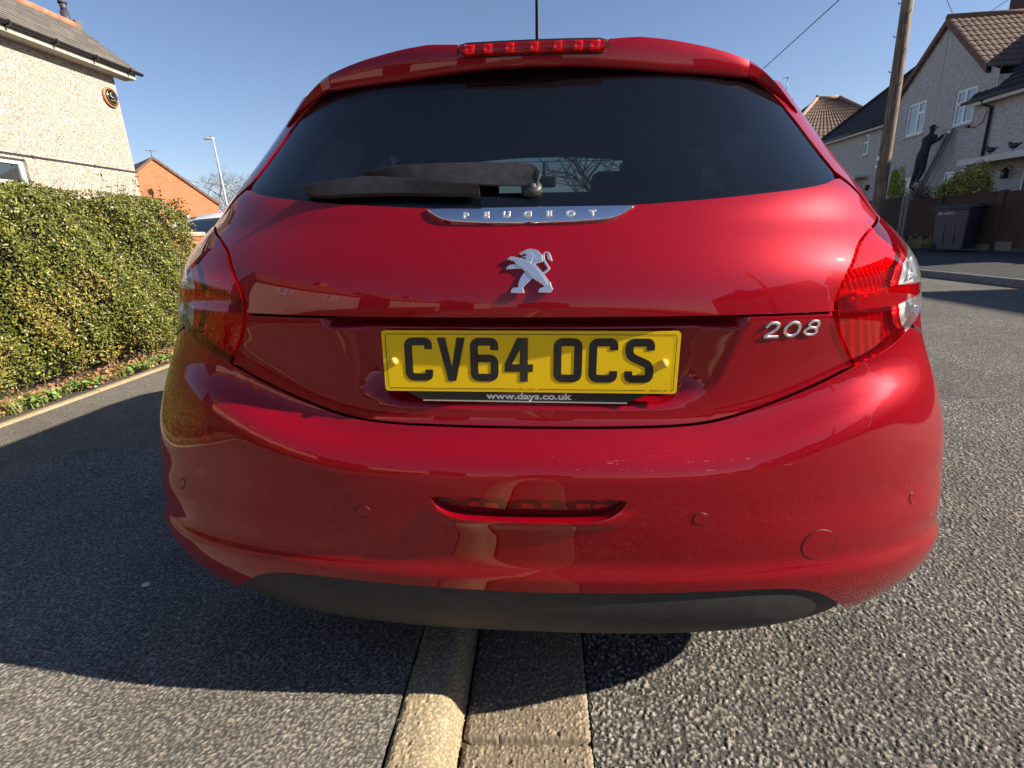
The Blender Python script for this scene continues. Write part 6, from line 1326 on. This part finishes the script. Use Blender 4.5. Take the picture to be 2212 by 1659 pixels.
grass('dry_grass', [(11.1+hr_.uniform(-.15, .5), y, .08, 60, .12) for y in np.arange(15.45, 17.0, .04)], leafmat('dry_grass_blade', (.28, .22, .09), (.34, .27, .11), (.42, .36, .18), .8), 'strip of dry yellow grass under the raised fence panel', .26, w=.006)

# --- wheelie bin
bin_m = noisy('dark_blue_bin_plastic', (.030, .032, .045), (.042, .044, .058), 10, .42, .15, 300, .002)
bn = empty('wheelie_bin', (10.35, 14.05, .1), R(24), 'dark blue grey wheelie bin with white hand painted number, in front of the fence', 'bin')
g = MB()
def taper(z, s0=1.): return (.265+.045*z/1.1, .33+.06*z/1.1)
rings = []
for z in (.06, .10, .85, .98, 1.0, 1.03):
    a, b = taper(z); e = .018 if z > .98 else 0; rings.append([(x*(a+e), y*(b+e), z) for x, y in rounded([(-1, -1), (1, -1), (1, 1), (-1, 1)], .16, 3)])
n = len(rings[0]); g.add([p for r in rings for p in r], [(i*n+j, i*n+(j+1) % n, (i+1)*n+(j+1) % n, (i+1)*n+j) for i in range(len(rings)-1) for j in range(n)]); g.add(rings[0], [tuple(range(n))[::-1]])
for yy in (-.12, .12): g.box((-.30, yy-.012, .2), (-.272, yy+.012, .8))
bd_ = g.build('bin_body', bin_m, bn); bd_.data.set_sharp_from_angle(angle=R(25))
g = MB(); g.cbox((-.35, -.43, 1.03), (.36, .43, 1.075), .018); g.cbox((-.30, -.36, 1.07), (.32, .38, 1.115), .02); g.tube([(-.2, .44, 1.06), (-.2, .50, 1.05), (.2, .50, 1.05), (.2, .44, 1.06)], .016, 8); g.build('bin_lid', bin_m, bn)
for x in (-.27, .27):
    g = MB(); g.lathe([(.02, -.025), (.095, -.025), (.10, -.015), (.10, .015), (.095, .025), (.02, .025)], 20, 0, Matrix.Translation((x, .34, .10)) @ Matrix.Rotation(R(90), 4, 'Y')); g.build('bin_wheel', rubber, bn)
vs, fs_t = text_mesh('BI-ADD', .11, .001, 0, bold=.002)
g = MB(); Mb_ = Matrix.Translation((-.06-.0, -.393, .90)) @ Matrix.Rotation(R(87), 4, 'X'); g.add(vs, fs_t, 0, False, Matrix.Translation((-.3125, .10, .89)) @ Matrix.Rotation(R(-90), 4, 'Z') @ Matrix.Rotation(R(93), 4, 'X'))
for sx in range(3): g.tube([(-.286, -.02+.05*sx, .32+.04*sx), (-.288, -.08+.05*sx, .36+.02*sx)], .003, 4)
g.build('painted_number', mat('faded_white_paint', (.42, .42, .41), .7), bd_)

# --- shrubs behind the fence
def shrub(name, loc, rx, ry, h, n, size, m, label, seed, inner=None, shell=.55, stems=True, conic=0, clump=9, group=None):
    rr = random.Random(seed); o = empty(name, loc, 0, label, 'shrub', group); P = []; N = []; mb = MB()
    cl = []
    for i in range(clump):
        a = rr.uniform(0, 6.283); z = rr.uniform(.15, .85); k = (1-conic*z)*rr.uniform(.35, .75); cl.append((rx*k*math.cos(a), ry*k*math.sin(a), h*z, rr.uniform(.30, .50)*(1-conic*z*.6)))
    for i in range(n):
        cx, cy_, cz, r = rr.choice(cl); d = Vector((rr.gauss(0, 1), rr.gauss(0, 1), rr.gauss(0, 1))).normalized()*(shell+(1-shell)*rr.random()); p = Vector((cx+d.x*r*rx, cy_+d.y*r*ry*1.05, cz+d.z*r*h*.62))
        if p.z < .02: continue
        P.append(p); N.append(d)
    leaves(mb, P, N, size, rr, 0, .7, .6); mb.build('foliage', m, o)
    if stems:
        s = MB()
        for i in range(14): twig(s, (rr.uniform(-.1, .1), rr.uniform(-.1, .1), 0), (rr.gauss(0, .4), rr.gauss(0, .4), 1), h*rr.uniform(.6, .95), .015, rr, k=4)
        s.build('stem', bark, o)
    return o
var_leaf = leafmat('variegated_leaf', (.10, .11, .025), (.26, .24, .04), (.62, .54, .10), .5); con_leaf = leafmat('yellow_conifer', (.16, .21, .025), (.34, .36, .04), (.50, .48, .07), .7)  # variegated tones, with sunlit highlights put into the leaf colour
red_leaf = leafmat('dry_brown_leaf', (.10, .055, .045), (.17, .11, .085), (.24, .17, .13), .8); dk_leaf = leafmat('dark_red_leaf', (.03, .012, .012), (.055, .02, .018), (.08, .04, .03), .6)
shrub('variegated_bush', (13.2, 17.85, .09), .80, .95, 2.25, 11000, .075, var_leaf, 'rounded yellow green variegated bush behind the bin, before the grey house', 31, conic=.1, clump=22)
shrub('golden_conifer', (13.3, 21.4, .09), .50, .55, 2.75, 6500, .06, con_leaf, 'narrow yellow green conifer behind the fence beside the telegraph pole', 32, conic=.75, clump=16)
shrub('brown_shrub', (13.2, 20.25, .09), .75, .95, 2.15, 5200, .045, red_leaf, 'twiggy grey brown shrub between golden conifer and dark red shrub', 33, shell=.2, clump=12)
shrub('dark_red_shrub', (13.1, 19.0, .09), .5, .65, 1.95, 3200, .055, dk_leaf, 'dark red leaved shrub at the foot of the ladder', 34, clump=10)

# --- ladder and the person on it
wood_l = mat('ladder_wood', (.20, .17, .13), .7); ld = empty('ladder', (14.75, 23.35, .1), 0, 'grey ladder leaning on the grey house wall under the person', 'ladder')
foot = Vector((0, 0, 0)); top = Vector((1.18, -.55, 4.05)); ax = (top-foot).normalized(); sd = Vector((.30, .95, 0)).normalized()
for s in (-1, 1):
    g = MB(); g.tube([foot+sd*.2*s, top+sd*.17*s], .045, 6); g.build('rail', wood_l, ld)
for i in range(14):
    g = MB(); p = foot.lerp(top, (i+.6)/14.6); g.tube([p-sd*.19, p+sd*.19], .018, 6); g.build('rung', wood_l, ld)
cloth = noisy('dark_navy_workwear', (.014, .015, .024), (.03, .032, .045), 20, .85); skin = mat('skin', (.42, .25, .18), .55)
pp = empty('person', (15.2, 23.2, .1), 0, 'person in dark clothes standing on the ladder, reaching up to the grey wall', 'person')
OP = Vector((15.2, 23.2, .1))
def w2(x, y, z): return Vector((x, y, z))-OP
def skinmesh(name, nodes, edges, m, parent, root=0, sub=2):
    me = bpy.data.meshes.new(name); me.from_pydata([n_[0] for n_ in nodes], edges, []); o = bpy.data.objects.new(name, me); C.objects.link(o); o.parent = parent
    md = o.modifiers.new('skin', 'SKIN'); 
    for i, n_ in enumerate([(a[0],)+tuple(r*1.32 for r in a[1:]) for a in nodes]): me.skin_vertices[0].data[i].radius = (n_[1], n_[2] if len(n_) > 2 else n_[1]); me.skin_vertices[0].data[i].use_root = i == root
    md.use_smooth_shade = True; md2 = o.modifiers.new('sub', 'SUBSURF'); md2.levels = md2.render_levels = sub; dg = bpy.context.evaluated_depsgraph_get(); nm = bpy.data.meshes.new_from_object(o.evaluated_get(dg)); o.modifiers.clear(); o.data = nm
    nm.materials.clear(); nm.materials.append(m); return o
px_, py_ = 15.30, 23.28                          # hips
N_ = [(w2(px_, py_, 3.30), .17, .13), (w2(px_+.05, py_-.02, 3.52), .16, .12), (w2(px_+.10, py_-.04, 3.78), .20, .14), (w2(px_+.13, py_-.05, 3.96), .13, .10), (w2(px_+.15, py_-.07, 4.06), .065), (w2(px_+.19, py_-.09, 4.17), .075), (w2(px_+.20, py_-.10, 4.28), .10, .095), (w2(px_+.21, py_-.10, 4.36), .075),
      (w2(px_+.14, py_-.24, 3.95), .075), (w2(px_+.24, py_-.36, 3.78), .055), (w2(px_+.36, py_-.44, 3.95), .042), (w2(px_+.39, py_-.47, 4.00), .03),
      (w2(px_+.10, py_+.14, 3.94), .075), (w2(px_+.24, py_+.12, 3.70), .055), (w2(px_+.38, py_-.06, 3.80), .042), (w2(px_+.42, py_-.10, 3.83), .03),
      (w2(px_, py_-.09, 3.20), .12), (w2(px_+.05, py_-.08, 2.82), .085), (w2(px_-.06, py_-.06, 2.42), .06), (w2(px_-.10, py_-.05, 2.34), .05), (w2(px_+.04, py_-.07, 2.31), .04),
      (w2(px_, py_+.09, 3.20), .12), (w2(px_-.03, py_+.12, 2.80), .085), (w2(px_-.13, py_+.12, 2.42), .06), (w2(px_-.17, py_+.13, 2.10), .05), (w2(px_-.04, py_+.11, 2.06), .04)]
E_ = [(0, 1), (1, 2), (2, 3), (3, 4), (4, 5), (5, 6), (6, 7), (3, 8), (8, 9), (9, 10), (10, 11), (3, 12), (12, 13), (13, 14), (14, 15), (0, 16), (16, 17), (17, 18), (18, 19), (19, 20), (0, 21), (21, 22), (22, 23), (23, 24), (24, 25)]
body = skinmesh('body', N_, E_, cloth, pp); body.data.materials.append(skin)
hd = w2(px_+.20, py_-.10, 4.25)
for p in body.data.polygons:
    c = p.center
    if (c-hd).length < .135 and c.z < hd.z+.06 and c.x > hd.x-.02 or (c-w2(px_+.39, py_-.47, 4.00)).length < .06 or (c-w2(px_+.42, py_-.10, 3.83)).length < .06: p.material_index = 1
g = MB(); bm = bmesh.new(); bmesh.ops.create_uvsphere(bm, u_segments=14, v_segments=10, radius=.118); g.bm(bm, 0, Matrix.Translation(hd+Vector((-.02, .01, .045))), True); g.box(hd+Vector((.05, -.09, .03)), hd+Vector((.17, .05, .045))); g.build('cap', cloth, pp)
for hx, hy, hz, sgn in ((px_+.39, py_-.47, 4.00, 1), (px_+.42, py_-.10, 3.83, -1)):
    g = MB(); b = w2(hx, hy, hz); dd = Vector((.6, -.35, .55)).normalized(); sdv = dd.cross(Vector((0, 0, 1))).normalized(); g.tube([b-dd*.03, b+dd*.05], [.032, .036], 8)
    for k, (f, L_) in enumerate(((-1.5, .060), (-.5, .072), (.5, .068), (1.5, .052))): a = b+dd*.05+sdv*f*.016; g.tube([a, a+dd*L_*.55, a+dd*L_*.9+Vector((.02, 0, -.02))], [.009, .008, .006], 6)
    a = b+dd*.01; g.tube([a, a+sdv*.04*sgn+dd*.02, a+sdv*.05*sgn+dd*.05], [.011, .009, .007], 6); g.build('hand', skin, pp)
tw = empty('filling_trowel', tuple(w2(px_+.46, py_-.52, 4.06)+OP), 0, 'pale filling knife in the raised hand of the person on the ladder', 'tool'); g = MB(); g.box((0, -.14, -.06), (.02, .04, .05)); g.tube([(0, 0, -.01), (-.07, .05, -.04)], .014, 6); g.build('blade', upvc, tw)

# --- brick pier and the white car on the drive beyond the hedge
pr2 = empty('gate_pier', (-3.62, 5.38, .1), 0, 'orange brick gate pier with pale cap at the end of the hedge', 'pier')
g = MB(); g.box((-.14, -.12, 0), (.02, .12, 1.04)); g.build('brickwork', brick, pr2); g = MB(); g.cbox((-.16, -.14, 1.04), (.04, .14, 1.085), .012); g.build('cap', noisy('pier_cap', (.42, .24, .17), (.55, .38, .30), 10, .9), pr2)
white_p = mat('white_car_paint', (.74, .75, .76), .3, coat=1); wc = empty('white_car', (-4.25, 7.2, .1), 0, 'white car on the driveway behind the hedge and the red car', 'car')
# it faces the camera: nose towards -y
def sec(y, pts): return [(x, y, z) for x, z in pts]
def loft(mb, secs, mi=0, smooth=True):
    k = len(secs[0]); mb.add([p for s in secs for p in s], [(i*k+j, i*k+j+1, (i+1)*k+j+1, (i+1)*k+j) for i in range(len(secs)-1) for j in range(k-1)], mi, smooth)
def prof(w, z1, z0=.22): return [(-w*.95, z0), (-w, z0+.15), (-w*1.0, z1*.72), (-w*.93, z1-.05), (-w*.75, z1), (0, z1+.03), (w*.75, z1), (w*.93, z1-.05), (w, z1*.72), (w, z0+.15), (w*.95, z0)]
g = MB(); loft(g, [sec(-1.95, prof(.55, .55)), sec(-1.88, prof(.76, .68)), sec(-1.6, prof(.84, .78)), sec(-1.0, prof(.86, .90)), sec(-.7, prof(.87, .95)), sec(1.6, prof(.87, .96)), sec(2.0, prof(.82, .92)), sec(2.08, prof(.7, .6))]); wb_ = g.build('body', white_p, wc)
def rp(w, z): return [(-w, .92), (-w*.93, .92+(z-.92)*.5), (-w*.80, z-.06), (-w*.62, z), (0, z+.035), (w*.62, z), (w*.80, z-.06), (w*.93, .92+(z-.92)*.5), (w, .92)]
g = MB(); loft(g, [sec(-.72+.0, [(x*1.0, .955) for x, z in rp(.74, 1.3)]), sec(-.02, rp(.74, 1.325))][:0] or [sec(-.16, [(x*.97, 1.27 if z > 1.2 else z) for x, z in rp(.72, 1.29)]), sec(-.10, rp(.72, 1.32)), sec(-.02, rp(.72, 1.36)), sec(.3, rp(.74, 1.385)), sec(1.0, rp(.73, 1.38)), sec(1.6, rp(.68, 1.30))]); 
rf_w = g.build('roof', white_p, wc)
g = MB(); wsec = lambda t: [(x*(.68-.05*t), -.80+.79*t-.12*(1-x*x)*(1-t)*.8, .95+.385*t+.03*(1-x*x)) for x in np.linspace(-1, 1, 11)]; loft(g, [wsec(t) for t in (0, .33, .66, 1)]); g.build('windscreen', privacy_glass, wc)
for s in (-1, 1):
    g = MB(); g.tube([(s*.74, -.82, .95), (s*.70, -.42, 1.16), (s*.62, -.02, 1.36)], .03, 8); g.build('windscreen_pillar', white_p, wc)
    g = MB(); g.cbox((s*.84-.10, -.62, .93), (s*.84+.10, -.50, 1.06), .03); g.build('door_mirror', white_p, wc)
    g = MB(); g.cbox((s*.62-.15, -1.90, .60), (s*.62+.15, -1.74, .72), .03); g.build('headlight', refl, wc)
    for y in (-1.25, 1.3):
        g = MB(); g.lathe([(.19, -.1), (.28, -.1), (.30, -.07), (.30, .07), (.28, .1), (.19, .1)], 28, 0, Matrix.Translation((s*.78, y, .30)) @ Matrix.Rotation(R(90), 4, 'Y')); ww = g.build('wheel', rubber, wc)
g = MB(); g.cbox((-.10, -.18, 1.24), (.10, -.16, 1.29), .01); g.tube([(0, -.16, 1.28), (0, -.08, 1.34)], .01, 5); g.build('rear_view_mirror', rubber, wc)
g = MB(); g.cbox((-.60, .1, .5), (-.12, .3, 1.12), .05); g.cbox((.12, .1, .5), (.60, .3, 1.12), .05); g.cbox((-.65, -.7, .5), (.65, -.45, .93), .04); g.build('cabin_trim', cab, wc)

# --- small things on the ground
for (x, y, z, s, lb) in ((-1.15, 1.18, .1, .010, 'small white pebble on the shaded pavement'), (1.62, 1.30, 0, .016, 'white flattened stone on the sunny road at the right'), (1.55, 2.3, 0, .02, 'pale chip in the road beside the bumper corner')):
    bm = bmesh.new(); bmesh.ops.create_icosphere(bm, subdivisions=2, radius=s, matrix=Matrix.Diagonal((1.3, 1, .45, 1)))
    for v in bm.verts: v.co *= 1+rnd.uniform(-.18, .18)
    g = MB(); g.bm(bm, 0, None, True); o = g.build('pebble', fascia_w); o.location = (x, y, z+s*.3); tag(o, lb, 'pebble')
